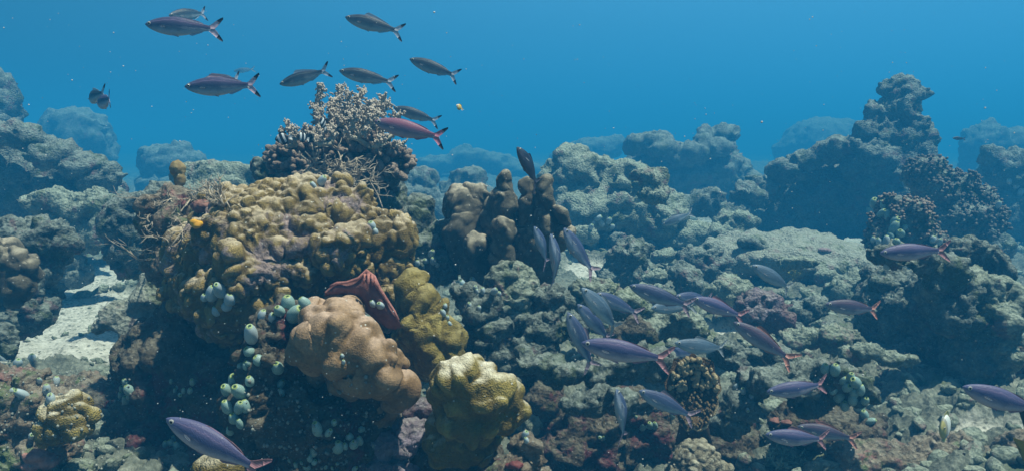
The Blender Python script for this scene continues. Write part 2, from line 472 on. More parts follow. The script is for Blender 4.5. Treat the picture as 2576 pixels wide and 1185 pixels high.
SANDP = [(170, 890, 3.2, 0.62, 0.45), (240, 790, 3.6, 0.42, 0.6), (240, 640, 5.0, 0.5, 1.1), (60, 870, 3.4, 0.45, 0.45), (200, 720, 4.0, 0.45, 0.7), (1990, 590, 5.2, 0.95, 0.55), (1850, 850, 3.45, 0.20, 0.16),
         (2500, 1125, 2.6, 0.24, 0.14), (1480, 660, 4.1, 0.14, 0.25), (2560, 780, 4.2, 0.2, 0.3), (1010, 1070, 2.0, 0.12, 0.2)]
SANDW = [(at(a, b, c), r1 * D(c) / c, r2 * (D(c) / c) ** 1.6) for a, b, c, r1, r2 in SANDP]
def sand_mask(X, Y):
    m = np.zeros_like(X); p = np.stack([X * 5, Y * 5, X * 0], 1)
    n = fbm(p, 3, 77) * 0.55
    for c, rx, ry in SANDW:
        q = 1.0 - np.sqrt(((X - c.x) / rx) ** 2 + ((Y - c.y) / ry) ** 2)
        m = np.maximum(m, np.clip((q + n * 0.8) * 4, 0, 1))
    return m
def ground_z(X, Y, fine=True):
    z = ground_base(X, Y); p = np.stack([X, Y, z * 0], 1)
    m = sand_mask(X, Y)
    z = z + fbm(p * 2.2, 3, 5) * 0.10
    far = np.clip((Y - 8) / 8, 0, 1)
    z = z + (far * (0.32 * np.clip(fbm(p * 0.8, 3, 15), -0.2, 1) + 0.12 * fbm(p * 2.6, 3, 16)))
    w = p + np.stack([fbm(p * 9 + k * 9, 3, 60 + k) for k in range(3)], 1) * 0.07
    f1, f2, h = worley(w / 0.13, 3); g1, g2, h2 = worley(w / 0.05 + 4, 8)
    rub = (1 - np.clip(f1, 0, 1) ** 2) * 0.060 * (0.4 + h) + (1 - np.clip(g1, 0, 1) ** 2) * 0.026 * (0.4 + h2) + fbm(p * 30, 4, 9, .6) * 0.018
    sandy = fbm(p * 12, 3, 19) * 0.012 + fbm(p * 45, 2, 20) * 0.004
    return z + rub * (1 - m) + sandy * m, m
ny, nx = 950, 1250
yy = 1.3 * (118 / 1.3) ** (np.linspace(0, 1, ny)); yy = np.concatenate([np.linspace(-3, 1.28, 40), yy]); ny = len(yy)
uu = np.linspace(-1, 1, nx); uu = np.sign(uu) * (np.abs(uu) ** 1.25)
YG, UG = np.meshgrid(yy, uu, indexing='ij'); XG = UG * (np.maximum(YG, 0) * 1.05 + 2.2)
gx, gy = XG.ravel(), YG.ravel()
gz, gm = ground_z(gx, gy)
ii = np.arange(ny * nx).reshape(ny, nx)
F = np.stack([ii[:-1, :-1].ravel(), ii[:-1, 1:].ravel(), ii[1:, 1:].ravel(), ii[1:, :-1].ravel()], 1)
m, t, b = mat("seabed"); co = obj_co(t)
sa = t.nodes.new('ShaderNodeAttribute'); sa.attribute_name = 'sand'
cr = ramp(t, noise(t, co, 8, 9, .7), [(0.36, (0.05, 0.06, 0.048)), (0.5, (0.15, 0.165, 0.13)), (0.64, (0.31, 0.33, 0.27))])
cr = mixc(t, 0.5, cr, ramp(t, noise(t, co, 45, 7, .7, 3), [(0.36, (0.05, 0.06, 0.045)), (0.52, (0.16, 0.175, 0.14)), (0.66, (0.36, 0.38, 0.31))]))
cr = mixc(t, ramp(t, noise(t, co, 4, 4, .6, 9), [(0.56, g(0)), (0.62, g(0.7))]), cr, (0.12, 0.15, 0.08))
cs = ramp(t, noise(t, co, 30, 8, .7, 5), [(0.34, (0.20, 0.20, 0.17)), (0.44, (0.42, 0.42, 0.36)), (0.62, (0.60, 0.59, 0.52))])
cs = mixc(t, ramp(t, voro(t, co, 40), [(0.20, g(0.8)), (0.34, g(0))]), cs, (0.13, 0.13, 0.11))
t.links.new(mixc(t, sa.outputs['Fac'], cr, cs), b.inputs['Base Color']); b.inputs['Roughness'].default_value = 0.95; b.inputs['Specular IOR Level'].default_value = 0.1
bump(t, b, mth(t, 'ADD', noise(t, co, 60, 8, .7), mth(t, 'MULTIPLY', voro(t, co, 55), 0.6)), 0.9, 0.012)
M_GROUND = m
seabed = mesh_obj("seabed", np.stack([gx, gy, gz], 1), F, M_GROUND, attrs={'sand': gm})
tag(seabed, kind="structure")

# loose rubble that nobody could count
rnd = random.Random(5)
mb = MB(); v2, f2_ = ico(2)
cand = []
while len(cand) < 6500:
    y = 1.6 * (14 / 1.6) ** rnd.random(); x = rnd.uniform(-1, 1) * (y * 0.85 + 0.4); cand.append((x, y))
cx_ = np.array([c[0] for c in cand]); cy_ = np.array([c[1] for c in cand]); cz_, cm_ = ground_z(cx_, cy_)
for x, y, z, mm in zip(cx_, cy_, cz_, cm_):
    if mm > 0.5 and rnd.random() < 0.7: continue
    s = rnd.choice((0.008, 0.012, 0.016, 0.024, 0.034)) * rnd.uniform(.7, 1.3) * (0.55 + y * 0.18) * (0.6 if mm > .5 else 1)
    vv = v2 * (1 + 0.45 * perlin(v2 * 1.7 + rnd.uniform(0, 90), 4)[:, None] + 0.15 * perlin(v2 * 4.3 + rnd.uniform(0, 90), 5)[:, None])
    rot = np.array(Matrix.Rotation(rnd.uniform(0, 6.3), 3, Vector((rnd.gauss(0, 1), rnd.gauss(0, 1), rnd.gauss(0, 1))).normalized()))
    vv = (vv * np.array([rnd.uniform(.8, 1.8), rnd.uniform(.7, 1.1), rnd.uniform(.5, .9)])) @ rot.T * s
    mb.add(vv + np.array([x, y, z + s * 0.2]), f2_)
rub = mb.build("coral_rubble", M_PALE)
tag(rub, "loose broken coral rubble strewn over the seabed", "rubble", kind="stuff")

# ------------------------------------------------------------------ far and middle reef
def rk(label, mt, d, blobs, name='reef_rock', cat='rock', **k):
    return form(name, label, cat, mt, d, blobs, **k)
BG = "hazy reef mounds in the distance"
rk("faint rounded coral mound fading into the blue behind the left rocks", M_GREY, 6.6, [(190, 345, 85, 70), (140, 350, 45, 60), (245, 370, 35, 70), (190, 470, 100, 90)], vox=.035, sc=.16, warp=.09, seed=11, group=BG)
rk("tall dark rock stack cut off by the left edge of the view", M_GREY, 4.9, [(0, 260, 42, 75), (-20, 360, 75, 90), (-10, 215, 28, 28)], vox=.022, sc=.12, seed=12)
rk("small faint mound in the blue left of the hump coral boulder", M_GREY, 6.2, [(430, 410, 75, 45), (395, 400, 35, 35), (480, 420, 45, 35), (430, 470, 80, 50)], vox=.03, sc=.13, seed=13, group=BG)
rk("low pale rock ridge just behind the weedy left shoulder of the boulder", M_PALE, 3.9, [(560, 445, 75, 35), (620, 450, 55, 28), (490, 440, 50, 26), (560, 500, 130, 60)], vox=.018, sc=.09, seed=14)
rk("large dark blue rock slope with pale crest at upper left", M_GREY, 4.1, [(50, 345, 62, 28, -.3), (130, 385, 62, 30, -.28), (205, 415, 56, 28, -.22), (262, 450, 44, 32, -.15), (-10, 340, 50, 30, -.2), (60, 450, 120, 110, .4), (190, 480, 110, 80, .4), (240, 500, 60, 50, .1)], vox=.017, sc=.11, warp=.07, seed=15)
rk("flat pale rock shelf jutting out below the dark left slope", M_PALE, 3.7, [(130, 510, 75, 22), (190, 525, 60, 22), (240, 520, 55, 36), (290, 560, 50, 60), (200, 580, 90, 50, .12)], vox=.014, sc=.08, seed=16)
rk("grey rock between the pale shelf and the boulder's weedy side", M_GREY, 3.3, [(340, 560, 60, 70), (330, 640, 50, 50), (380, 500, 40, 40)], vox=.014, sc=.08, seed=17)
rk("dark upright rock at the left edge with greenish top", M_GREY, 3.0, [(40, 620, 75, 60), (70, 700, 60, 90), (110, 620, 50, 50), (60, 780, 70, 70), (-20, 700, 60, 120)], vox=.012, sc=.08, seed=18)
rk("low knobbly grey rock on the sand right of the left edge rock", M_GREY, 3.7, [(150, 665, 60, 35), (190, 690, 40, 28), (120, 700, 40, 40)], vox=.013, sc=.07, seed=19)
form('hump_coral', "dull olive coral lobe hanging on the left edge rock", 'coral', M_COLUMN, 2.62, [(15, 690, 38, 48), (-10, 670, 40, 60), (30, 730, 22, 34)], vox=.009, style='hump', sc=.06, seed=20)
rk("pale grey rock stub at the left edge above the sand", M_GREY, 2.6, [(5, 815, 32, 32), (0, 855, 26, 30)], vox=.01, sc=.05, seed=21)
rk("smooth rounded blue grey stone leaning on the boulder's left foot", M_SLAB, 2.7, [(372, 735, 46, 66), (325, 785, 56, 40), (285, 815, 40, 28), (350, 810, 56, 50)], vox=.010, sc=.05, amp=.3, knobs=3, seed=22)
rk("low rock ledge bordering the near edge of the bright sand", M_FORE, 2.55, [(130, 985, 60, 22), (210, 990, 90, 30), (60, 990, 60, 24)], vox=.010, sc=.05, seed=23)

rk("far low reef crest fading out behind the middle of the view", M_GREY, 7.6, [(1180, 400, 60, 26), (1170, 385, 22, 22), (1240, 410, 60, 22), (1100, 415, 60, 22), (1300, 430, 70, 20)], vox=.035, sc=.14, seed=31, group=BG)
rk("hazy knobbly rock right behind the feathery coral outcrop", M_GREY, 4.9, [(1060, 460, 40, 36), (1050, 500, 60, 40), (1100, 520, 40, 34)], vox=.02, sc=.10, seed=32)
rk("second hazy rounded rock behind the columnar coral's left", M_GREY, 5.2, [(1180, 450, 45, 30), (1190, 500, 60, 40), (1130, 480, 35, 25)], vox=.02, sc=.10, seed=33)
rk("rounded dark rock with pale cap between the boulder and the columnar coral", M_GREY, 3.0, [(1065, 540, 42, 46), (1110, 590, 42, 40), (1060, 620, 65, 60), (1110, 660, 55, 60)], vox=.012, sc=.07, seed=34)
rk("broad pale rubble mound at middle right covered in grey turf", M_PALE, 4.4, [(1480, 450, 90, 60), (1560, 480, 110, 70), (1420, 480, 60, 60), (1500, 530, 150, 75), (1640, 540, 90, 60), (1450, 400, 45, 26)], vox=.017, sc=.10, warp=.06, knobs=18, seed=35)
rk("small crinkled pale outcrop on the front of the rubble mound", M_PALE, 3.95, [(1630, 440, 34, 26), (1655, 450, 24, 20), (1640, 480, 40, 30)], vox=.012, sc=.06, seed=36)
rk("dark mound with a pointed pale crest left of the pillar", M_GREY, 5.6, [(1640, 365, 70, 26, -.3), (1720, 385, 60, 24, -.3), (1790, 370, 50, 26, -.25), (1825, 338, 34, 26), (1780, 345, 28, 22), (1700, 450, 150, 80, .3), (1800, 430, 66, 70, .2), (1850, 470, 50, 70, .2), (1660, 345, 28, 16)], vox=.022, sc=.13, warp=.08, knobs=14, seed=37)
rk("low faint ridge beyond the rubble mound", M_GREY, 7.4, [(1500, 375, 65, 26), (1540, 360, 35, 18), (1440, 400, 60, 24)], vox=.035, sc=.14, seed=38, group=BG)
rk("big rounded mound fading into the blue left of the pillar", M_GREY, 7.8, [(2060, 360, 90, 62), (2000, 385, 50, 45), (2120, 350, 60, 50), (2060, 440, 120, 70)], vox=.035, sc=.13, knobs=6, amp=.7, seed=39, group=BG)
rk("faint square shouldered mound at the far right", M_GREY, 6.8, [(2480, 365, 52, 52), (2450, 380, 28, 45), (2560, 370, 60, 48), (2500, 440, 90, 50)], vox=.03, sc=.12, seed=40, group=BG)
rk("tall rock pillar with an overhanging snout-shaped head", M_GREY, 4.7, [(2275, 225, 40, 32), (2250, 230, 30, 36), (2310, 236, 26, 15), (2326, 240, 15, 11), (2270, 205, 26, 14), (2258, 290, 48, 60), (2270, 350, 64, 60), (2230, 330, 46, 55), (2206, 288, 25, 25), (2186, 335, 38, 34), (2162, 378, 38, 34), (2180, 420, 60, 40), (2300, 400, 42, 70), (2302, 330, 30, 34), (2312, 440, 30, 50), (2210, 400, 60, 40, -.1), (2240, 450, 100, 90, .1)], vox=.014, sc=.085, warp=.04, knobs=12, seed=41)
rk("dark block shouldering the pillar on its left with a lit ledge", M_GREY, 4.8, [(2110, 382, 72, 26, -.3), (2165, 378, 46, 30, -.25), (2040, 400, 48, 24, -.25), (1975, 432, 48, 24, -.2), (1915, 475, 40, 28, -.1), (2100, 490, 120, 100, .35), (1990, 500, 90, 70, .35), (2200, 520, 110, 80, .35), (1960, 550, 90, 40, .3)], vox=.016, sc=.095, warp=.055, knobs=12, seed=42)
rk("ragged grey rock at the foot of the pointed crest mound", M_GREY, 4.7, [(1770, 510, 45, 32), (1840, 530, 45, 28), (1880, 490, 36, 32), (1720, 520, 32, 22)], vox=.016, sc=.08, seed=43)
rk("pale terrace of lumpy rock in front of the dark block", M_PALE, 4.4, [(1800, 590, 90, 28), (1700, 590, 70, 30), (1850, 560, 50, 24), (1600, 600, 50, 24)], vox=.014, sc=.075, knobs=16, seed=44)
form('rock_slab', "broad smooth pale slab lying in the sun at middle right", 'rock', M_SLAB, 4.05, [(1960, 645, 200, 58, .3, 200), (2120, 655, 110, 42, .3, 150), (1850, 655, 110, 50, .2, 120), (2010, 600, 90, 16, .5, 90)], vox=.013, sc=.09, amp=.28, knobs=2, warp=.04, seed=46)
rk("rocky bank at the right edge behind the rosy knobby coral", M_GREY, 4.9, [(2540, 430, 70, 50), (2590, 480, 60, 60), (2500, 400, 35, 24), (2560, 540, 80, 60)], vox=.017, sc=.09, seed=45)
def hit(px, py, dmin=0.2):
    """the first rock surface on the line of sight through (px, py)"""
    dg = bpy.context.evaluated_depsgraph_get(); r_ = ray(px, py).normalized()
    ok, p, n, *_ = S.ray_cast(dg, Vector((0, 0, CAMZ)) + r_ * dmin, r_)
    if not ok: return at(px, py, 4), Vector((0, -1, 0)), 4.0
    return p, n, (p - Vector((0, 0, CAMZ))).length / ray(px, py).length

def knobby(name, label, mt, d, blobs, n, kr, klen, seed=1, group=None, cat='coral', basemat=None, upb=0.35, vox=.014):
    """a mound closely set with small rounded coral knobs"""
    root = empty(name, at(blobs[0][0], blobs[0][1] + blobs[0][3], d)); tag(root, label, cat, group)
    base = form('base', None, None, basemat or mt, d, blobs, vox=vox, sc=.06, seed=seed, knobs=6)
    me = base.data; v = getv(me); nr = smoothn(me, 4)
    rr = random.Random(seed); mb = MB(); vi, fi = ico(2)
    c = np.array(root.location[:])
    cam_ = np.array([0, 0, CAMZ])
    ok = np.where((nr[:, 2] > -0.35))[0]
    for _ in range(n):
        i = int(ok[rr.randrange(len(ok))]); p = v[i]; q = nr[i] + np.array([rr.gauss(0, .25), rr.gauss(0, .25), upb + rr.gauss(0, .2)]); q /= np.linalg.norm(q)
        r = kr * rr.uniform(.65, 1.35); L = klen * rr.uniform(.5, 1.4)
        M_ = np.array(Vector(q).to_track_quat('Z', 'Y').to_matrix())
        w = vi * (1 + 0.22 * perlin(vi * 2 + rr.uniform(0, 50), 3)[:, None]) * np.array([r, r, L]); w = w @ M_.T + p + q * L * 0.55
        mb.add(w, fi, np.clip(vi[:, 2] * .6 + .4, 0, 1))
    k = mb.build('knobs', mt, None, attr='tip'); k["kind"] = "stuff"
    for o in (base, k):
        o.parent = root; o.location = -root.location
    return root
knobby('knobby_coral', "rosy grey bank of knobby coral right of the pillar's foot", M_PINKK, 4.1, [(2380, 470, 75, 45), (2430, 500, 60, 40), (2330, 440, 50, 34), (2450, 560, 50, 70), (2400, 560, 70, 70)], 1100, .011, .012, seed=51, basemat=M_GREY)
rk("dark rock base under the rosy knobby coral bank", M_GREY, 4.3, [(2400, 600, 100, 50), (2480, 620, 60, 40)], vox=.017, sc=.09, seed=52)
knobby('knobby_coral', "green grey coral hummock crowned with rounded knobs before the pillar", M_KNOB, 3.7, [(2270, 550, 62, 55), (2230, 590, 50, 50), (2310, 590, 45, 45)], 500, .010, .012, seed=53, basemat=M_GREY)

# rocks of the middle slope
MID = [
 ("angular dark sided boulder above the centre of the fusilier school", M_GREY, 3.75, [(1580, 650, 48, 48), (1600, 625, 40, 30), (1560, 690, 50, 30)]),
 ("dark faced block behind the fusiliers at centre right", M_GREY, 3.7, [(1725, 700, 40, 32), (1700, 690, 30, 22), (1730, 730, 46, 24)]),
 ("rounded boulder with shadowed left face right of the dark block", M_GREY, 3.95, [(1765, 660, 52, 44), (1800, 680, 36, 36)]),
 ("low turf topped rock left of the light blue fusilier", M_PALE, 3.5, [(1842, 725, 44, 28), (1820, 745, 48, 24)]),
 ("purplish grey boulder under the light blue fusilier", M_PURP, 3.2, [(1920, 770, 48, 40), (1890, 780, 36, 34), (1950, 800, 34, 30)]),
 ("grey lump between the purplish boulder and the pink tailed fusilier", M_GREY, 3.4, [(2050, 770, 34, 24), (2010, 780, 30, 24)]),
 ("pale round topped rock above the pink tailed fusilier", M_PALE, 3.7, [(2150, 710, 44, 26), (2120, 730, 40, 30), (2180, 740, 36, 30)]),
 ("pale grit covered slope rock behind the crossing fusiliers", M_PALE, 3.1, [(1500, 730, 60, 26), (1560, 760, 60, 28), (1610, 790, 44, 28), (1480, 760, 50, 30)]),
 ("brown shadowed stone below the crossing fusiliers", M_DARK, 2.95, [(1600, 840, 42, 26), (1570, 850, 30, 24)]),
 ("long lumpy rock ridge below the school's centre", M_PALE, 3.0, [(1680, 820, 50, 24), (1740, 830, 50, 26), (1640, 830, 34, 20)]),
 ("rock with pale crest right of the long ridge", M_GREY, 2.9, [(1850, 910, 44, 34), (1830, 880, 30, 22), (1890, 900, 34, 26)]),
 ("pale ledge rock between the ridge and the squirt covered rock", M_PALE, 3.1, [(2020, 855, 44, 22), (2090, 860, 44, 24), (2130, 870, 30, 20)]),
 ("small dark stone at the back of the pale ledge", M_GREY, 3.3, [(1990, 830, 30, 18), (2080, 830, 26, 16)]),
 ("craggy ledge overhanging the dark hollow left of the brown table coral", M_GREY, 2.42, [(1370, 920, 66, 24), (1440, 930, 70, 26), (1520, 925, 60, 30), (1590, 915, 60, 28), (1650, 930, 44, 34), (1320, 910, 40, 22)]),
 ("lower craggy ledge in front of the dark hollow", M_GREY, 2.3, [(1440, 1010, 46, 22), (1490, 1020, 44, 24), (1560, 1030, 44, 30)]),
 ("rock mass coloured dark for the shade of the hollow under the ledges", M_DARK, 2.75, [(1450, 1110, 140, 100), (1600, 1110, 120, 100), (1360, 1050, 60, 100), (1800, 1130, 120, 70), (1560, 1040, 120, 60), (1500, 1190, 160, 60), (1640, 1190, 120, 50)]),  # dark base colour stands in for the shade of the hollow
 ("craggy shadowed rock below the round turf covered head", M_GREY, 2.75, [(1270, 800, 80, 60), (1350, 820, 70, 60), (1220, 860, 60, 60), (1390, 760, 40, 44), (1300, 880, 90, 50)]),
 ("small grey rock with crusts right of the hump coral's foot", M_GREY, 2.5, [(1200, 770, 44, 30), (1170, 740, 30, 26), (1240, 830, 60, 26)]),
 ("turf grown rock below the table coral's right side", M_GREY, 2.5, [(1880, 960, 44, 30), (1850, 1010, 40, 36), (1830, 1060, 36, 30)]),
]
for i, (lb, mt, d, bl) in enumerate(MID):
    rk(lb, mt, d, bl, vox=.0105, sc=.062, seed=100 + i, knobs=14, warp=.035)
for i, (px, py, rx, ry, d, lb) in enumerate([
    (1470, 590, 34, 18, 4.2, "flat stone at the foot of the rubble mound near the diving fish"), (1550, 600, 30, 16, 4.3, "pale stone beside the foot of the rubble mound"),
    (2010, 655, 44, 16, 3.72, "low turf lump lying on the near half of the pale slab"), (1890, 615, 34, 12, 4.0, "thin crusted stone on the slab's far left rim"),
    (1670, 640, 26, 16, 4.1, "small stone behind the dark faced block"), (1900, 650, 40, 16, 4.4, "flat crusted stone on the pale sand slab"),
    (1960, 690, 46, 22, 4.0, "low pale heap beside the yellow soft tuft"), (2040, 660, 44, 20, 4.3, "grey turf heap on the right of the sand slab"),
    (2080, 700, 28, 18, 3.9, "round grey stone left of the big right rock"), (2230, 690, 30, 22, 3.5, "round lump on top corner of the big right rock"),
    (1330, 1060, 30, 20, 2.4, "dim stone in the shadow right of the small mustard coral"), (1700, 880, 30, 18, 2.9, "pale knob above the brown table coral"),
    (1780, 860, 30, 18, 3.0, "speckled stone beneath the raised-fin fusilier"), (1960, 900, 30, 20, 2.8, "pale lump behind the tail of the falling fusilier"),
    (1990, 640, 50, 14, 4.8, "thin crust of rock across the middle of the pale slab"), (1440, 830, 34, 22, 2.7, "pitted stone behind the left most school fish"),
    (1650, 700, 28, 18, 3.7, "grit covered stone between the two dark boulders"), (1640, 760, 24, 14, 3.2, "small stone under the upper school fusilier")]):
    rk(lb, (M_PALE, M_GREY)[i % 2], d, [(px, py, rx, ry), (px + rx * .5, py + 4, rx * .6, ry * .7)], name='stone', cat='stone', vox=.011, sc=.05, seed=140 + i, knobs=8, warp=.03)

form('round_coral_head', "round turf covered coral head before the columnar coral", 'coral', M_PALE, 2.7, [(1295, 705, 55, 45), (1345, 715, 30, 30), (1300, 750, 50, 40)], vox=.009, sc=.035, knobs=4, seed=171)
# the big shadowed rock at right
rk("big shadowed rock at right with a dark hollow in its face", M_GREY, 3.05, [(2260, 655, 66, 24, -.2), (2320, 665, 50, 30, -.2), (2240, 780, 80, 110, .45), (2330, 800, 60, 130, .3), (2400, 760, 60, 80, -.05), (2375, 700, 50, 45, -.1), (2440, 870, 60, 90), (2300, 930, 120, 110, .4), (2450, 960, 50, 60), (2485, 930, 34, 50), (2350, 740, 30, 40, -.05)], vox=.0115, sc=.07, warp=.045, knobs=10, seed=172)
rk("crusted rock heap on top of the big right rock", M_GREY, 3.2, [(2440, 640, 62, 34), (2400, 670, 44, 34), (2500, 660, 40, 36)], vox=.012, sc=.06, seed=173)
rk("lumpy lit rock flank at the right edge above the big fusilier's head", M_PALE, 3.0, [(2460, 730, 60, 50), (2500, 810, 60, 60), (2530, 740, 44, 44), (2510, 880, 40, 60), (2480, 790, 50, 50)], vox=.0115, sc=.06, knobs=16, seed=174)
rk("narrow rock tongue reaching right out of the pale ledge into the hollow", M_PALE, 2.85, [(2180, 890, 40, 16), (2235, 900, 44, 14), (2285, 905, 26, 13), (2150, 890, 40, 24, .1)], vox=.009, sc=.05, knobs=4, amp=.6, warp=.015, seed=175)
rk("encrusted rock carrying mint sea squirts at lower right", M_GREY, 2.38, [(1960, 950, 60, 32), (2040, 960, 70, 36), (2110, 970, 50, 44), (2150, 1010, 34, 50), (2060, 1010, 80, 36, .1)], vox=.0095, sc=.05, knobs=16, seed=176)
rk("brown shadowed rock under the sea squirt rock", M_DARK, 2.68, [(2030, 1070, 90, 44), (2140, 1080, 60, 50), (2190, 1100, 40, 40)], vox=.010, sc=.05, knobs=12, seed=177)
rk("rubble heap along the bottom right below the front-facing fish", M_FORE, 2.45, [(2230, 1150, 80, 36), (2330, 1150, 60, 36), (2400, 1130, 44, 36), (2160, 1170, 60, 40), (2290, 1190, 90, 40)], vox=.009, sc=.045, knobs=16, seed=178)
rk("pale crusted rock in the bottom right corner", M_FORE, 2.35, [(2500, 1170, 70, 34), (2560, 1130, 44, 40), (2450, 1190, 50, 30)], vox=.009, sc=.045, knobs=12, seed=179)
rk("dark rock wall behind the big fusilier at the right edge", M_DARK, 3.1, [(2580, 960, 50, 90), (2560, 1040, 60, 50)], vox=.013, sc=.07, seed=180)
form('brain_coral_head', "pale round brain-like coral head at the bottom centre right", 'coral', hump_mat("brain_coral", (0.16, 0.14, 0.09), (0.42, 0.40, 0.30), (0.5, 0.48, 0.36), 0.3, spots=False), 2.3, [(1752, 1165, 58, 48), (1720, 1190, 40, 34), (1790, 1190, 36, 34)], vox=.0048, style='hump', sc=.022, knobs=2, warp=.01, seed=181)  # a round brain coral head

# ------------------------------------------------------------------ columnar coral in the middle
form('column_coral', "dark brown columnar coral with smooth rounded pillars in the middle", 'coral', M_COLUMN, 2.9,
     [(1170, 520, 46, 50, .08), (1205, 500, 36, 36, .06), (1175, 600, 50, 90, .08), (1270, 464, 20, 34, -.08), (1266, 515, 30, 50, -.06), (1252, 570, 38, 70, 0), (1250, 660, 40, 90, .05),
      (1322, 472, 15, 26, -.02), (1328, 530, 26, 56, 0), (1330, 600, 34, 90, .05), (1376, 470, 16, 30, -.06), (1384, 510, 20, 40, -.05), (1370, 560, 30, 70, 0), (1350, 650, 44, 90, .06),
      (1410, 532, 14, 24, -.1), (1420, 580, 17, 22, -.1), (1400, 580, 22, 40, -.04), (1270, 580, 23, 34, -.14), (1262, 640, 28, 50, -.12), (1195, 615, 22, 30, -.1), (1200, 670, 36, 60, -.02), (1270, 710, 50, 50), (1220, 620, 60, 90, .1), (1345, 600, 50, 80, .1)], vox=.0075, style='hump', sc=.045, amp=.5, knobs=2, warp=.025, zs=.8, soft=.6, seed=201)

# ------------------------------------------------------------------ the boulder
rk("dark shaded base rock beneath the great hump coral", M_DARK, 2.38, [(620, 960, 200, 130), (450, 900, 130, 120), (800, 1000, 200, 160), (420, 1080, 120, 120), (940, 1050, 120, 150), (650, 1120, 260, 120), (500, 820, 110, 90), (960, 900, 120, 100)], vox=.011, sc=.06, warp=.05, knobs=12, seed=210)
form('hump_coral', "great mustard hump coral boulder set with rounded knobs", 'coral', M_HUMP, 2.25,
     [(700, 610, 190, 130), (825, 600, 110, 110, -.02), (590, 620, 130, 110, .03), (760, 520, 120, 60), (880, 560, 60, 60, 0), (660, 520, 80, 55), (870, 660, 62, 90), (600, 760, 110, 70, .03), (975, 690, 42, 90, .0), (1000, 760, 44, 80, -.02), (985, 620, 34, 70, .0), (1045, 790, 44, 60, .0), (960, 640, 50, 80), (1030, 770, 60, 70, .03),
      (520, 740, 84, 70, .03), (510, 650, 74, 70, .05), (590, 830, 80, 40, .0), (600, 740, 110, 78, -.13), (560, 800, 84, 52, -.10), (650, 690, 90, 80, -.13), (520, 700, 66, 70, -.03), (680, 790, 60, 50, -.06), (740, 740, 160, 90, .08), (480, 790, 40, 34, .08), (860, 610, 60, 44, -.14), (880, 660, 50, 36, -.14)],
     vox=.0050, style='hump', sc=.030, warp=.045, knobs=8, zs=.72, soft=.3, amp=1.3, dw=.03, seed=211)
form('hump_coral', "olive lobed hump coral fanning out at the boulder's lower right", 'coral', M_LOBE, 2.02,
     [(1055, 755, 32, 40), (1030, 725, 30, 44, .03), (1118, 865, 46, 46), (1070, 800, 50, 44), (1080, 850, 68, 48), (1100, 895, 62, 36), (1030, 820, 40, 50, .04), (1060, 900, 70, 36, .04)], vox=.006, style='hump', sc=.036, warp=.02, knobs=2, zs=.6, soft=.4, seed=212)
rk("weed covered rubble shoulder on the boulder's upper left", M_FORE, 2.42, [(430, 540, 62, 60), (480, 590, 70, 70), (440, 630, 60, 80), (400, 570, 36, 60), (520, 540, 50, 50), (470, 690, 60, 70)], vox=.009, sc=.05, knobs=18, warp=.04, seed=213)
form('hump_coral', "smooth brown lobed coral jutting forward below the pink sponge", 'coral', M_BROWN, 1.72,
     [(850, 806, 76, 48, .05), (848, 776, 46, 26, .08), (885, 858, 92, 62), (815, 868, 74, 46), (958, 890, 58, 58), (928, 928, 88, 34, .04), (800, 890, 50, 34, .04), (860, 930, 90, 34, .1)], vox=.0055, style='hump', sc=.080, amp=.8, warp=.04, knobs=2, soft=.5, seed=214)
form('hump_coral', "small smooth brown coral lobe tucked under the big brown coral", 'coral', M_BROWN, 1.85, [(1000, 985, 40, 32), (950, 1010, 36, 60, .03), (970, 1060, 30, 40, .05)], vox=.006, style='hump', sc=.06, amp=.7, warp=.015, knobs=0, seed=215)
form('hump_coral', "domed yellow brown hump coral standing low in the foreground", 'coral', M_MUST, 1.72,
     [(1190, 1000, 96, 70), (1200, 950, 66, 34), (1160, 1060, 76, 60), (1230, 1050, 60, 60), (1270, 1000, 44, 54), (1302, 1045, 26, 34), (1160, 1110, 90, 60, .08)], vox=.0052, style='hump', sc=.056, warp=.03, knobs=2, soft=.7, zs=.85, seed=216)
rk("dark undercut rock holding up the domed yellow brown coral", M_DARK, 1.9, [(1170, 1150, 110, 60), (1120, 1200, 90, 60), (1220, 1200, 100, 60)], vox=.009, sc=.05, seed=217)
rk("pink and buff crusted rock right of the domed coral's foot", M_FORE, 1.68, [(1310, 1130, 36, 40), (1290, 1180, 60, 50), (1340, 1190, 40, 40)], vox=.007, sc=.035, knobs=14, seed=218)
rk("lilac and pale crusted rubble between the two foreground corals", M_PURP, 1.85, [(1040, 1070, 50, 30), (1000, 1110, 60, 40), (960, 1140, 50, 40), (1060, 1030, 30, 30, .1), (1000, 1180, 80, 40)], vox=.007, sc=.035, knobs=16, seed=219)
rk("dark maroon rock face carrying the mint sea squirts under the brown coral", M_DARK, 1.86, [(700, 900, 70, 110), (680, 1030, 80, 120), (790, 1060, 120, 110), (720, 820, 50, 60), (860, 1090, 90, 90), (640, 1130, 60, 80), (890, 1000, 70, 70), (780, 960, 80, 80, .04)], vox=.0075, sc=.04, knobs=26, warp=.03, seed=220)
rk("colourful encrusted rock in the lower left corner", M_FORE, 2.02, [(60, 980, 80, 50), (0, 960, 60, 50), (120, 1030, 60, 60), (40, 1060, 100, 70), (60, 1140, 90, 80), (130, 1120, 50, 70)], vox=.0075, sc=.04, knobs=22, seed=221)
form('hump_coral', "mustard coral patch on the right flank of the lower left rock", 'coral', M_MUST, 1.92, [(160, 1040, 40, 38), (190, 1070, 24, 34), (140, 1075, 34, 40)], vox=.0055, style='hump', sc=.05, amp=.7, warp=.02, knobs=1, seed=222)
rk("dim boulder in the deep shade left of the big violet fusilier", M_DARK, 2.55, [(300, 1040, 110, 70), (230, 1110, 70, 70), (360, 1130, 120, 70)], vox=.012, sc=.06, seed=223)
rk("dim rubble mound beside the foreground fish at the bottom left", M_GREY, 2.2, [(440, 1160, 60, 36), (500, 1180, 60, 30)], vox=.009, sc=.045, seed=224)
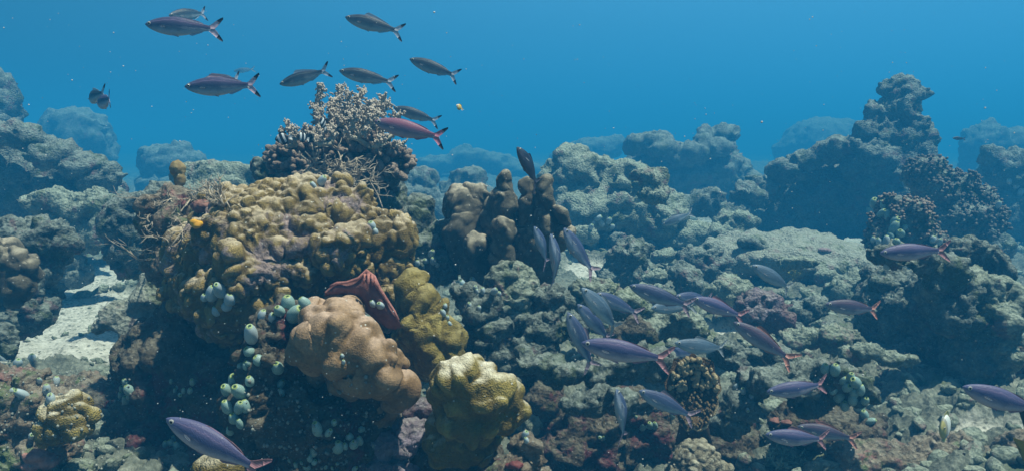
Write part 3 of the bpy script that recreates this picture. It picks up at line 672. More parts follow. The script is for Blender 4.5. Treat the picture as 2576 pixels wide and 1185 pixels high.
form('hump_coral', "pale mustard knob showing at the bottom edge under the foreground fish", 'coral', M_MUST, 1.5, [(555, 1200, 36, 18)], vox=.006, style='hump', sc=.05, knobs=0, seed=225)

# brown table coral on the ledge: a leaning cup with a thin pale rim and small knobs
def table_coral():
    root = empty('table_coral', at(1745, 1070, 2.35)); tag(root, "dark brown cup shaped coral with pale scalloped rim beside the ledge", "coral")
    c = at(1745, 985, 2.35); k = 2.35 / FPX
    # backwards leaning dish
    nr, na = 26, 90; V = []; T_ = []
    for side in (0, 1):
        for i in range(nr):
            r = i / (nr - 1)
            for j in range(na):
                q = 2 * math.pi * j / na
                rr_ = r * (1 + 0.05 * math.sin(q * 9) * r + 0.03 * math.sin(q * 17 + 1) * r + .05 * math.sin(q * 3))
                x = math.cos(q) * rr_ * 68 * k; z = math.sin(q) * rr_ * 92 * k
                dep = (0.035 * (1 - r * r)) + side * 0.012 * (1.05 - r) + 0.004 * math.sin(14 * r) + 0.05 * (z / .12) * .6
                V.append((x, dep, z)); T_.append(max(0, math.cos(q + .9)) if r > .95 else 0.12)
    F_ = []
    for side in (0, 1):
        o_ = side * nr * na
        for i in range(nr - 1):
            for j in range(na):
                a = o_ + i * na + j; b_ = o_ + i * na + (j + 1) % na; q = (a, b_, b_ + na, a + na)
                F_.append(q if side == 0 else q[::-1])
    o_ = (nr - 1) * na
    for j in range(na):
        F_.append((o_ + j, o_ + (j + 1) % na, o_ + nr * na + (j + 1) % na, o_ + nr * na + j))
    V = np.array(V) + np.array((c - root.location)[:]); V = V + fbm(V * 40, 3, 3)[:, None] * 0.004
    m_ = hump_mat("table_coral_brown", (0.10, 0.06, 0.02), (0.46, 0.38, 0.22), (0.3, 0.22, 0.1), 0.2)
    mesh_obj('plate', V, np.array(F_), m_, root, attrs={'tip': np.array(T_)})
    mb = MB(); rr = random.Random(4); vi, fi = ico(2)
    for _ in range(230):
        q = rr.uniform(0, 6.28); r = math.sqrt(rr.random()) * .9
        z = math.sin(q) * r * 92 * k; x = math.cos(q) * r * 68 * k
        p = np.array([x, 0.035 * (1 - r * r) - .008 + .05 * (z / .12) * .6, z]) + np.array((c - root.location)[:]); s = rr.uniform(.0035, .0085) * (1.2 if z > 0 else .7)
        mb.add(vi * np.array([s, s * 1.5, s * 1.2]) + p, fi, np.clip(-vi[:, 1] * .5 + (.6 if z > 0 else .15), 0, 1))
    kk = mb.build('knobs', m_, root, attr='tip'); kk["kind"] = "stuff"
    mb = MB(); tube(mb, [at(1750, 1000, 2.39) - root.location, at(1745, 1040, 2.45) - root.location, at(1745, 1110, 2.5) - root.location], [.05, .04, .06], 14); mb.build('stalk', m_, root, attr='tip')
table_coral()

# ------------------------------------------------------------------ outcrop with soft corals behind the boulder
rk("dark rocky outcrop behind the boulder that the feathery corals grow on", M_GREY, 3.0, [(850, 430, 120, 70, .05), (745, 440, 60, 50), (690, 440, 34, 30), (930, 470, 60, 80), (960, 520, 60, 80), (870, 520, 130, 100, .1), (800, 400, 90, 60, .05)], vox=.012, sc=.07, warp=.04, knobs=14, seed=230)
knobby('knobby_coral', "brown finger coral bank packed with blunt knobs under the feathery coral", M_KNOB, 2.9, [(920, 395, 70, 44), (860, 385, 60, 44), (985, 405, 36, 34), (900, 430, 60, 36)], 460, .0140, .020, seed=231, basemat=M_GREY)
knobby('knobby_coral', "brown finger coral clump on the outcrop's left shoulder behind the striped fish", M_KNOB, 2.88, [(775, 385, 44, 34), (730, 415, 36, 30), (770, 425, 55, 38)], 340, .0135, .019, seed=232, basemat=M_GREY)

def soft(label, stems, seed, d, poly=0.0050, group="feathery soft corals on the outcrop"):
    """stems: (px0, py0, px1, py1, width px); each a stalk closely set with polyp tufts"""
    root = empty('soft_coral', at(stems[0][0], stems[0][1], d)); tag(root, label, 'soft coral', group)
    rr = random.Random(seed); st = MB(); pl = MB(); vi, fi = ico(1); bases = []
    L0 = root.location
    for s in stems:
        x0, y0, x1, y1, wpx = s[:5]; dd = d + (s[5] if len(s) > 5 else rr.uniform(-.08, .08)); k = D(dd) / FPX
        a = at(x0, y0, dd) - L0; b = at(x1, y1, dd + rr.uniform(-.03, .03)) - L0; Wd = wpx * k * .60
        n = 7; bases.append(a); pts = [a.lerp(b, i / (n - 1)) + Vector((rr.gauss(0, 1), rr.gauss(0, 1), rr.gauss(0, 1))) * Wd * .22 * (i > 0) for i in range(n)]
        tube(st, pts, [Wd * .42 * (1 - .65 * i / (n - 1)) for i in range(n)], 8)
        L = (b - a).length; nb = int(L / 0.0095)
        for i in range(nb):
            tt = 0.12 + .9 * i / nb; ii_ = min(int(min(tt, .999) * (n - 1)), n - 2); fr = min(tt, 1.0) * (n - 1) - ii_
            p = pts[ii_].lerp(pts[ii_ + 1], fr)
            for _ in range(3):
                q = Vector((rr.gauss(0, 1), rr.gauss(0, 1), rr.gauss(0, .5) + .45)).normalized()
                ln = Wd * rr.uniform(.55, 1.15) * (0.55 + .6 * math.sin(min(tt, 1) * 2.6))
                e_ = p + q * ln
                for u in range(5):
                    w = p.lerp(e_, .2 + .22 * u)
                    for _ in range(2):
                        c = w + Vector((rr.gauss(0, 1), rr.gauss(0, 1), rr.gauss(0, 1))) * poly * .55
                        sz = poly * rr.uniform(.6, 1.1) * (1.15 - .08 * u); pl.add(vi * np.array([sz * rr.uniform(.7, 1.2), sz * rr.uniform(.7, 1.2), sz * rr.uniform(.8, 1.6)]) + np.array(c[:]), fi)
    tube(st, bases, 6 * D(d) / FPX, 8)
    st.build('stalk', M_SOFTST, root); o = pl.build('polyps', M_SOFT, root); o["kind"] = "stuff"
    return root
soft("slender upright bottlebrush soft coral at the left of the outcrop top", [(806, 345, 800, 215, 24), (800, 330, 792, 260, 22)], 1, 2.85)
soft("tall thin feathery column beside the bushy soft coral's left", [(850, 350, 856, 215, 26), (846, 340, 840, 250, 24), (838, 350, 832, 245, 16)], 2, 2.88)
soft("broad bushy feathery soft coral crowning the outcrop", [(880, 350, 880, 235, 34), (895, 345, 912, 232, 30), (900, 340, 935, 255, 32), (915, 345, 962, 245, 34), (925, 350, 985, 258, 34), (930, 360, 1000, 290, 32), (890, 350, 868, 270, 28), (935, 370, 1005, 330, 30), (900, 360, 925, 300, 34), (920, 370, 960, 320, 34), (880, 360, 850, 300, 26), (940, 380, 1015, 365, 26), (900, 350, 945, 275, 34, -.1), (880, 345, 890, 280, 30, -.12)], 3, 2.86)
soft("short feathery tufts at the outcrop's far left", [(735, 365, 726, 305, 22), (745, 365, 742, 325, 22), (720, 370, 706, 325, 18), (765, 350, 772, 320, 24)], 4, 2.82)
soft("low pale feathery tuft in front of the slender bottlebrush coral", [(815, 360, 822, 318, 30, -.1), (835, 360, 838, 322, 24, -.1), (800, 365, 790, 335, 26, -.1)], 5, 2.78)

def twigs(name, label, mt, start, n, L, rad, seed, spread, up, cat='coral', gens=2, group=None):
    """thin forking branches growing from picked points"""
    rr = random.Random(seed); root = empty(name, start[0]); tag(root, label, cat, group)
    def grow(mb, p, dr, ln, r, gen):
        pts = [p]
        for i in range(4):
            dr = (dr + Vector((rr.gauss(0, 1), rr.gauss(0, 1), rr.gauss(0, 1))) * spread * .35).normalized(); pts.append(pts[-1] + dr * ln / 4)
        tube(mb, pts, [r * (1 - .16 * i) for i in range(5)], 5)
        if gen > 0:
            for _ in range(rr.choice((1, 2, 3))):
                q = pts[rr.choice((1, 2, 3))]; grow(mb, q, (dr + Vector((rr.gauss(0, 1), rr.gauss(0, 1), rr.gauss(0, 1))) * spread).normalized(), ln * rr.uniform(.45, .8), r * .72, gen - 1)
    mb = MB()
    if len(start) > 1: tube(mb, [q - root.location for q in start], rad * 1.3, 5)
    for i in range(n):
        p = start[i % len(start)] - root.location + Vector((rr.gauss(0, 1), rr.gauss(0, 1), 0)) * .004
        grow(mb, p, (Vector(up) + Vector((rr.gauss(0, 1), rr.gauss(0, 1), rr.gauss(0, 1))) * spread).normalized(), L * rr.uniform(.6, 1.2), rad, gens)
    o = mb.build(name, mt); o.location = root.location; tag(o, label, cat, group); bpy.data.objects.remove(root)
    return o
def onto(pts): return [hit(*p)[0] for p in pts]
twigs('branching_coral', "tangle of thin tan branches on the outcrop below the knobby coral", M_TWIG, [at(x, y, 2.72) for x, y in ((780, 445), (800, 430), (820, 450), (850, 425), (840, 455), (790, 415), (870, 450), (900, 460))], 60, .09, .0042, 3, .75, (.55, -.5, .15))
twigs('branching_coral', "sparse thin twigs sprawling right of the outcrop's tangle", M_TWIG, [at(x, y, 2.7) for x, y in ((900, 470), (930, 455), (950, 490), (970, 545), (990, 560))], 18, .07, .002, 13, .6, (.8, -.3, .1))
twigs('branching_coral', "weedy thorny twigs covering the boulder's upper left shoulder", M_TWIG, onto([(430, 500), (400, 520), (450, 540), (480, 500), (400, 600), (380, 560), (500, 480), (530, 470), (460, 580), (430, 620)]), 40, .055, .0022, 4, .9, (-.1, -.5, .5))
twigs('branching_coral', "pale spiky twig bush at the boulder's top left rim", M_TWIG, onto([(540, 500), (520, 520), (555, 490), (560, 520)]), 26, .06, .003, 14, .55, (-.1, -.3, .9))
twigs('hydroid', "single tall thin brown hydroid rising beside the rounded blue grey stone", M_TWIG, [at(372, 665, 2.42)], 3, .10, .0022, 5, .45, (-.1, 0, 1))
twigs('branching_coral', "long bare twigs sticking out of the boulder's left flank", M_TWIG, [at(440, 650, 2.35), at(360, 500, 2.5)], 4, .09, .0013, 6, .3, (-1, 0, .15), gens=1)
twigs('branching_coral', "stubby pale green branching coral at the bottom right", plain("branch_green", (0.34, 0.42, 0.30), (0.16, 0.2, 0.13), 50, .8), onto([(1950, 1150), (1970, 1160), (1930, 1170), (1990, 1165), (2010, 1170), (1960, 1180)]), 40, .042, .0055, 8, .5, (0, -.4, 1))
twigs('soft_coral', "small yellow green tuft on the pale heap by the light blue fusilier", plain("tuft_yellow", (0.40, 0.38, 0.12), (0.2, 0.2, 0.08), 50, .8), onto([(1990, 690), (2000, 700), (2010, 690)]), 26, .05, .006, 9, .5, (0, -.2, 1), cat='soft coral')

# sponges
bs = MB(); rr = random.Random(2)
for (px, py, rx, ry, dd) in ((447, 425, 20, 22, 2.45), (452, 450, 14, 24, 2.45), (440, 500, 26, 18, 2.42), (455, 515, 20, 14, 2.4)):
    k = dd / FPX; bs.blob(at(px, py, dd)[:], (rx * k, rx * k, ry * k))
me = remesh(np.concatenate(bs.v), np.concatenate(bs.f), .005); v = getv(me); n = getn(me); setv(me, v + n * (fbm(v * 60, 4, 4, .6)[:, None] * .008))
me.polygons.foreach_set("use_smooth", np.ones(len(me.polygons), dtype=bool)); me.materials.clear(); me.materials.append(M_BSP)
tag([o for o in [bpy.data.objects.new('sponge', me)] if COL.objects.link(o) is None][0], "upright brown lumpy sponge on the weedy shoulder of the boulder", "sponge")
def blobs_on(name, label, cat, mt, pts, vox=.004, nz=.004, sink=.4):
    mb = MB()
    for px, py, rx, ry in pts:
        p, n, d = hit(px, py); k = d / FPX; p = p - ray(px, py).normalized() * (rx * k * (1 - sink) * .8)
        mb.blob(p[:], (rx * k, rx * k * .8, ry * k), n=3)
    me = remesh(np.concatenate(mb.v), np.concatenate(mb.f), vox); v = getv(me); n = getn(me); setv(me, v + n * (fbm(v * 70, 4, 4, .6)[:, None] * nz * 2))
    me.polygons.foreach_set("use_smooth", np.ones(len(me.polygons), dtype=bool)); me.materials.clear(); me.materials.append(mt)
    o = bpy.data.objects.new(name, me); COL.objects.link(o); tag(o, label, cat); return o
blobs_on('sponge', "bright yellow sponge on the boulder's left side", 'sponge', M_YSP, [(488, 560, 11, 9), (500, 564, 11, 9), (494, 568, 12, 8)], .003, .001, .2)
blobs_on('sponge', "rusty red crust above the yellow sponge", 'sponge', plain("rust_crust", (0.26, 0.13, 0.10), (0.12, 0.06, 0.05), 60), [(507, 520, 26, 17)], .004, .005, .7)
blobs_on('coralline_crust', "small pink crust patch on the pale right slab", 'crust', plain("pink_crust", (0.26, 0.19, 0.20), (0.18, 0.13, 0.14), 40), [(2072, 628, 14, 5), (2082, 630, 10, 5)], .006, .004, .8)
blobs_on('coralline_crust', "orange red crust on the sea squirt rock", 'crust', plain("red_crust", (0.26, 0.12, 0.09), (0.15, 0.07, 0.06), 60), [(1955, 1058, 20, 7), (1980, 1062, 16, 7)], .004, .004, .85)
blobs_on('coralline_crust', "dull pink crust on the lower left corner rock", 'crust', plain("dull_pink_crust", (0.42, 0.22, 0.18), (0.2, 0.1, 0.09), 50), [(90, 1145, 32, 14), (120, 1160, 26, 20), (80, 1170, 26, 12)], .004, .004, .7)
blobs_on('coralline_crust', "deep red crust at the foot of the pink and buff rock", 'crust', plain("deep_red_crust", (0.18, 0.05, 0.045), (0.10, 0.03, 0.03), 60), [(1300, 1168, 18, 9), (1285, 1172, 16, 8)], .004, .004, .7)

# pink sheet sponge draped in the cleft between the boulder and the brown coral
def drape():
    top = [(815, 735), (830, 722), (848, 714), (872, 712), (902, 702), (922, 684), (940, 698), (955, 728), (973, 756), (992, 784), (1002, 806)]
    bot = [(815, 745), (828, 746), (845, 747), (866, 748), (890, 760), (915, 780), (940, 800), (960, 815), (980, 825), (995, 828), (1010, 822)]
    nu, nv = 60, 18; V = []
    for side in (0, 1):
        for i in range(nu):
            u = i / (nu - 1) * (len(top) - 1); a = min(int(u), len(top) - 2); f = u - a
            tx, ty = [top[a][k] * (1 - f) + top[a + 1][k] * f for k in (0, 1)]; bx, by = [bot[a][k] * (1 - f) + bot[a + 1][k] * f for k in (0, 1)]
            for j in range(nv):
                w = j / (nv - 1); px = tx * (1 - w) + bx * w; py = ty * (1 - w) + by * w
                dd = 1.80 - .02 * math.sin(w * 3) + .004 * math.sin(i * .4) * (1 - w) + side * .012 + .03 * w
                V.append(at(px, py, dd)[:])
    F_ = []; H = nu * nv
    for side in (0, 1):
        for i in range(nu - 1):
            for j in range(nv - 1):
                a = side * H + i * nv + j; q = (a, a + nv, a + nv + 1, a + 1); F_.append(q if side else q[::-1])
    for i in range(nu - 1):
        a = i * nv; F_.append((a, a + nv, a + nv + H, a + H)); a += nv - 1; F_.append((a, a + H, a + nv + H, a + nv))
    for j in range(nv - 1):
        a = j; F_.append((a, a + H, a + 1 + H, a + 1)); a += (nu - 1) * nv; F_.append((a, a + 1, a + 1 + H, a + H))
    root = empty('sheet_sponge', at(880, 740, 1.86)); tag(root, "salmon pink sheet sponge with fingered edge draped above the brown coral", 'sponge')
    V = np.array(V); V = V + fbm(V * 45, 4, 4, .6)[:, None] * .004 - np.array(root.location[:])
    mesh_obj('sheet', V, np.array(F_), M_SPONGE, root)
    mb = MB()
    tube(mb, [at(a, b - 2, 1.792) - root.location for i, (a, b) in enumerate(top[1:])], [.003, .004, .0035, .004, .006, .0055, .0045, .004, .003, .003], 8)
    mb.build('rim', M_SPTIP, root)
    for i, (a, b, c_, e_) in enumerate([(918, 690, 914, 712), (927, 688, 926, 724), (936, 694, 938, 716), (944, 704, 948, 722)]):
        mb = MB(); tube(mb, [at(a, b, 1.775) - root.location, at((a + c_) / 2, (b + e_) / 2, 1.766) - root.location, at(c_, e_, 1.775) - root.location], [.0045, .004, .003], 8); mb.build('finger', M_SPTIP, root)
drape()

# ------------------------------------------------------------------ sea squirts
def sac_mesh():
    V = []; F_ = []; A = []; seg = 16
    prof = [(.25, -.05), (.55, .1), (.80, .45), (.92, .9), (.90, 1.4), (.78, 1.85), (.58, 2.2), (.40, 2.38), (.28, 2.42), (.21, 2.36), (.20, 2.1)]
    for i, (r, z) in enumerate(prof):
        for k in range(seg):
            q = 2 * math.pi * k / seg; V.append((r * math.cos(q), r * math.sin(q), z)); A.append(1.0 if 7 <= i else max(0, (z - 1.9) / .6))
    for i in range(len(prof) - 1):
        for k in range(seg):
            a = i * seg + k; b = i * seg + (k + 1) % seg; F_.append((a, b, b + seg, a + seg))
    V = np.array(V) / 1.0; V[:, :2] *= (1 + .10 * perlin(V * 1.3, 5)[:, None]); V += fbm(V * 2.5, 2, 6)[:, None] * .05
    return V, np.array(F_), np.array(A)
SV, SF, SA = sac_mesh()
_me = {}
def sac_data(mt):
    if mt.name not in _me:
        o = mesh_obj('sac', SV, SF, mt, attrs={'tip': SA}); _me[mt.name] = o.data; bpy.data.objects.remove(o)
        hv, hf = ico(2); o = mesh_obj('opening', hv * np.array([.22, .22, .16]) + np.array([0, 0, 2.17]), hf, M_HOLE); _me['hole'] = o.data; bpy.data.objects.remove(o)
    return _me[mt.name], _me['hole']
def squirts(label, pts, r, mt=M_SAC, seed=1, lean=(0, -.28, .9), group="clusters of mint green sea squirts"):
    """pts: (px, py[, scale]) of each sac; they stand on whatever rock is there"""
    rr = random.Random(seed); root = None; sm, hm = sac_data(mt)
    for q in pts:
        px, py = q[:2]; s = q[2] if len(q) > 2 else rr.uniform(.75, 1.15)
        p, n, d = hit(px, py); k = d / FPX; rad = r * s * k
        if root is None:
            root = empty('sea_squirt_colony', p); tag(root, label, 'sea squirt', group if len(pts) > 0 else None)
        ax = (n * .35 + Vector(lean) + Vector((rr.gauss(0, .3), rr.gauss(0, .15), rr.gauss(0, .3)))).normalized()
        o = bpy.data.objects.new('sac', sm); COL.objects.link(o); o.parent = root
        o.rotation_euler = ax.to_track_quat('Z', 'Y').to_euler()
        o.scale = (rad * rr.uniform(.82, 1.12), rad * rr.uniform(.82, 1.12), rad * rr.uniform(.8, 1.2)); o.location = p - ax * rad * .75 - root.location
        h = bpy.data.objects.new('opening', hm); COL.objects.link(h); h.parent = o
    bpy.context.view_layer.update()
    return root
squirts("cluster of white and mint sea squirts on the boulder's lower left knobs", [(533, 745, 1.1), (560, 735, 1.1), (548, 728, .8), (578, 757, 1), (545, 785, .8), (515, 750, .7), (570, 772, .8)], 16, M_SACW, 1)
squirts("pair of big plump mint sea squirts left of the brown coral", [(738, 795, 1.25), (725, 765, 1.1), (705, 785, .8), (770, 765, .9), (752, 748, .7)], 17, M_SAC, 2, lean=(0, -.35, .9))
squirts("pale blue sea squirts side by side at the left of the plump pair", [(662, 795, 1), (685, 800, .8)], 15, M_SACW, 3)
squirts("egg shaped speckled sea squirt with yellow rim standing alone above the column", [(633, 850, 1.2)], 18, M_SACW, 4, lean=(0, -.25, 1))
squirts("column of small squirts running down the maroon rock face", [(628, 885, .9), (655, 908, 1), (625, 915, .6), (605, 922, .6), (618, 925, .5), (700, 930, 1), (703, 970, .8), (710, 990, .6)], 15, M_SAC, 5)
squirts("big bunch of elongated green squirts at the middle of the dark rock face", [(590, 962, 1.2), (608, 990, 1.2), (575, 985, 1), (630, 962, .8), (600, 1030, 1), (575, 1030, 1), (618, 1028, .8), (590, 1055, .9), (580, 1085, .8), (605, 1070, .7)], 16, M_SAC, 6)
squirts("stacked small pale squirts in the shade left of the boulder's base", [(318, 962, .9), (312, 980, 1), (328, 985, 1), (318, 1008, 1), (306, 998, .8), (325, 1000, .7)], 12, M_SAC, 7)
squirts("dim scattered squirts under the boulder's overhang", [(430, 962, .5), (448, 975, .7), (462, 985, .7), (485, 965, .9), (478, 985, .8), (455, 992, .8), (440, 985, .5)], 10, M_SAC, 8)
squirts("teal squirts scattered on the dark rock right of the foreground fish", [(800, 1085, 1.3), (825, 1090, .9), (840, 1065, .8), (850, 1130, 1.2), (890, 1120, 1.1), (905, 1112, .9), (870, 1125, .7), (788, 1140, 1), (780, 1155, .8), (790, 1163, .7), (912, 1078, .8), (880, 1100, .8)], 12, M_SAC, 9)
squirts("row of small teal squirts along the bottom edge of the dark rock", [(775, 1175, .9), (745, 1172, .6), (820, 1175, .7), (838, 1178, .6), (890, 1180, .8), (760, 1165, .5), (850, 1165, .5), (730, 1160, .5)], 10, M_SAC, 10)
squirts("two small mint squirts in the cleft beside the pink sponge", [(940, 765, .8), (958, 770, .9)], 12, M_SACW, 11)
squirts("tiny squirts sitting on the brown coral's lit face", [(862, 895, .7), (864, 912, .7)], 8, M_SACW, 12)
squirts("single white squirt on the right crest of the boulder", [(935, 573, 1), (945, 585, .6)], 14, M_SACW, 13)
squirts("single white squirt on the boulder's top edge below the outcrop", [(805, 462, 1), (790, 470, .6)], 13, M_SACW, 14)
squirts("small bunch of pale squirts on the dark rock between boulder and columns", [(1085, 642, 1), (1072, 658, .8), (1090, 660, .9), (1050, 665, .8), (1065, 672, .6), (1100, 668, .7)], 9, M_SACW, 15)
squirts("squirts along the left side of the round turf covered head", [(1190, 705, .9), (1195, 725, .8), (1215, 735, .8), (1165, 715, .9), (1200, 735, .6), (1240, 735, .9), (1255, 740, .8), (1180, 770, .9), (1205, 775, .7)], 9, M_SACW, 16)
squirts("small squirts on the olive lobed coral's right shoulder", [(1115, 790, .9), (1125, 800, .7), (1120, 770, .7), (1132, 815, .6), (1105, 760, .6)], 9, M_SACW, 17)
squirts("dense bunch of mint squirts on the right end of the lower right rock", [(2100, 935, 1.1), (2075, 930, 1), (2140, 955, 1), (2155, 965, 1.1), (2165, 985, 1), (2130, 975, 1), (2110, 1000, 1.2), (2145, 1010, 1), (2160, 1030, 1), (2175, 1045, 1), (2125, 1025, .9), (2185, 1060, .8), (2120, 960, .9), (2150, 990, 1), (2095, 985, .8), (2175, 1010, .9)], 13, M_SAC, 18)
squirts("green squirts climbing the hummock before the pillar", [(2200, 515, 1.1), (2225, 520, 1), (2235, 545, 1.1), (2250, 560, 1), (2245, 580, 1.1), (2265, 590, .9), (2215, 540, .9), (2240, 600, .9), (2255, 610, .8), (2190, 530, .9), (2275, 575, .8)], 12, M_SAC, 19)
squirts("white squirts on the top corner of the big right rock", [(2232, 670, 1.1), (2212, 612, .8), (2228, 612, .9), (2196, 605, .6), (2345, 605, .8), (2360, 612, .8)], 11, M_SACW, 20)
squirts("mint squirts on the lower craggy ledge by the diving fish's tail", [(1615, 1075, .9), (1635, 1072, 1), (1648, 1075, .8), (1512, 1100, .7), (1520, 1102, .5), (1600, 1050, .4), (1690, 1050, .8)], 11, M_SAC, 21)
squirts("blue tinged squirts scattered on the lower left corner rock", [(118, 985, 1), (128, 1005, 1.1), (62, 995, 1.2), (15, 905, .9), (45, 915, .9), (80, 905, .8), (30, 985, .8), (140, 965, .9), (80, 1097, .8), (100, 960, .6)], 12, M_SACW, 22)
squirts("few pale knobs of squirts on the pink and buff rock", [(1320, 1095, 1), (1325, 1110, .8)], 10, M_SACW, 23)
squirts("row of tiny white squirts on the pale rubble mound's foot", [(1490, 560, .9), (1500, 550, .8), (1515, 565, .8), (1530, 560, .8), (1485, 575, .7), (1540, 572, .7)], 10, M_SACW, 24)
squirts("dim green squirts beside the foreground fish's back", [(430, 1115, .9), (445, 1125, .9), (415, 1120, .7), (438, 1105, .6)], 10, M_SAC, 25)
squirts("white squirts on the right rocky bank by the far mound", [(2555, 470, 1), (2565, 490, .9), (2510, 520, .8), (2540, 460, .7)], 9, M_SACW, 26)
squirts("small white squirts on the turf rock under the table coral", [(1870, 985, .9), (1890, 1000, .8), (1850, 975, .7), (1880, 1030, .6)], 10, M_SACW, 27)
# tiny white growths thinly spread over the dark rock face
mb = MB(); rr = random.Random(9); vi, fi = ico(1)
for _ in range(230):
    px, py = rr.uniform(610, 940), rr.uniform(940, 1190)
    p, n, d = hit(px, py)
    if d > 2.2: continue
    s = rr.choice((.0018, .0025, .004)) * rr.uniform(.7, 1.3); mb.blob((p + n * s * .4)[:], (s, s, s * 1.2), n=1)
for _ in range(160):
    px, py = rr.uniform(0, 330), rr.uniform(930, 1190); p, n, d = hit(px, py); s = .003 * rr.uniform(.6, 1.4); mb.blob((p + n * s * .4)[:], (s, s, s * 1.2), n=1)
o = mb.build('tiny_growths', plain('growth_buff', (0.30, 0.32, 0.28), (0.15, 0.16, 0.14), 50, .8)); tag(o, "tiny pale growths dotting the shaded rock faces", "growths", kind="stuff")

# ------------------------------------------------------------------ fish
def fish_mat(name, back, side, belly, line=None, sheen=0.0):
    m, t, b = mat(name); tcn = t.nodes.new('ShaderNodeTexCoord'); s = t.nodes.new('ShaderNodeSeparateXYZ'); t.links.new(tcn.outputs['Object'], s.inputs[0])
    # height over the local body depth, stored on the mesh
    a = t.nodes.new('ShaderNodeAttribute'); a.attribute_name = 'rel'
    nz = noise(t, tcn.outputs['Object'], 14, 4, .6)
    f = mth(t, 'ADD', a.outputs['Fac'], mth(t, 'MULTIPLY', mth(t, 'SUBTRACT', nz, .5), .22))
    st = [(0.0, belly), (0.20, belly), (0.36, tuple((x + y) / 2 for x, y in zip(side, belly))), (0.52, side), (0.74, back), (0.78, line or back), (0.81, back), (1.0, tuple(x * .8 for x in back))]
    c = ramp(t, f, st)
    # paler cheek
    ck = ramp(t, s.outputs['X'], [(0.04, g(.55)), (0.2, g(0))])
    c = mixc(t, ck, c, tuple(min(1, x * 1.2 + .05) for x in side))
    sc = voro(t, tcn.outputs['Object'], 75)
    c = mixc(t, 0.15, c, ramp(t, sc, [(0.1, g(.75)), (0.6, g(.3))]), 'OVERLAY')
    t.links.new(c, b.inputs['Base Color']); b.inputs['Roughness'].default_value = 0.52; b.inputs['Metallic'].default_value = sheen
    b.inputs['Specular IOR Level'].default_value = 0.4
    bump(t, b, voro(t, tcn.outputs['Object'], 80), 0.2, 0.004)
    return m
def fin_mat(name, c, edge=None, alpha=0.85):
    m, t, b = mat(name); co = obj_co(t)
    w = N(t, 'ShaderNodeTexWave', Scale=16); w.inputs['Distortion'].default_value = 2; w.bands_direction = 'Z'; t.links.new(co, w.inputs[0])
    t.links.new(mixc(t, w.outputs['Fac'], c, tuple(x * .65 for x in c)), b.inputs['Base Color'])
    b.inputs['Roughness'].default_value = .55; b.inputs['Alpha'].default_value = alpha
    return m
FM = {
 'slate': (fish_mat("fish_slate", (0.018, 0.036, 0.065), (0.04, 0.08, 0.125), (0.30, 0.38, 0.42), (0.10, 0.15, 0.16)), fin_mat("fin_grey", (0.42, 0.44, 0.50), alpha=.6)),
 'lilac': (fish_mat("fish_lilac", (0.06, 0.065, 0.14), (0.035, 0.07, 0.15), (0.34, 0.40, 0.48), (0.17, 0.14, 0.26)), fin_mat("fin_pink", (0.58, 0.42, 0.50), alpha=.65)),
 'rose': (fish_mat("fish_rose", (0.22, 0.09, 0.15), (0.11, 0.10, 0.17), (0.32, 0.28, 0.34), (0.26, 0.11, 0.17)), fin_mat("fin_rose", (0.55, 0.20, 0.28), alpha=.85)),
 'violet': (fish_mat("fish_violet", (0.09, 0.09, 0.19), (0.035, 0.06, 0.16), (0.46, 0.40, 0.46), (0.17, 0.14, 0.25)), fin_mat("fin_red", (0.44, 0.22, 0.25), alpha=.9)),
 'blue': (fish_mat("fish_blue", (0.04, 0.06, 0.13), (0.055, 0.09, 0.18), (0.32, 0.38, 0.46), (0.10, 0.12, 0.22)), fin_mat("fin_blue_pink", (0.36, 0.27, 0.34), alpha=.8)),
 'pale': (fish_mat("fish_pale", (0.07, 0.12, 0.18), (0.12, 0.19, 0.26), (0.40, 0.48, 0.52), (0.16, 0.22, 0.28)), fin_mat("fin_pale", (0.36, 0.42, 0.46), alpha=.7)),
 'dark': (fish_mat("fish_dark", (0.010, 0.014, 0.028), (0.018, 0.028, 0.05), (0.07, 0.07, 0.10), (0.03, 0.04, 0.06)), fin_mat("fin_dark", (0.05, 0.05, 0.08), alpha=.9)),
 'plum': (fish_mat("fish_plum", (0.06, 0.05, 0.09), (0.06, 0.07, 0.13), (0.33, 0.33, 0.38), (0.12, 0.08, 0.13)), fin_mat("fin_coral_red", (0.58, 0.26, 0.21), alpha=.9)),
}
M_PEC = fin_mat('fin_clear', (0.30, 0.34, 0.40), alpha=.45)
M_TIP = plain("tail_tip_black", (0.012, 0.012, 0.018), rough=.6)
M_EYEW = plain("eye_silver", (0.45, 0.46, 0.42), (0.3, 0.3, 0.28), rough=.25)
M_EYEB = plain("eye_pupil", (0.004, 0.004, 0.006), rough=.12)
PT = np.array([0, .012, .03, .06, .10, .16, .23, .31, .40, .50, .60, .68, .75, .80, .845])
PU = np.array([.002, .016, .027, .042, .058, .076, .092, .103, .107, .100, .082, .063, .046, .036, .034])
PD = np.array([.002, .015, .027, .045, .062, .080, .096, .107, .110, .101, .080, .058, .040, .031, .030])
def bend(v, bnd):
    x = v[:, 0]; v = v.copy(); v[:, 1] += bnd * (np.clip(x - .25, 0, 1) ** 2); return v
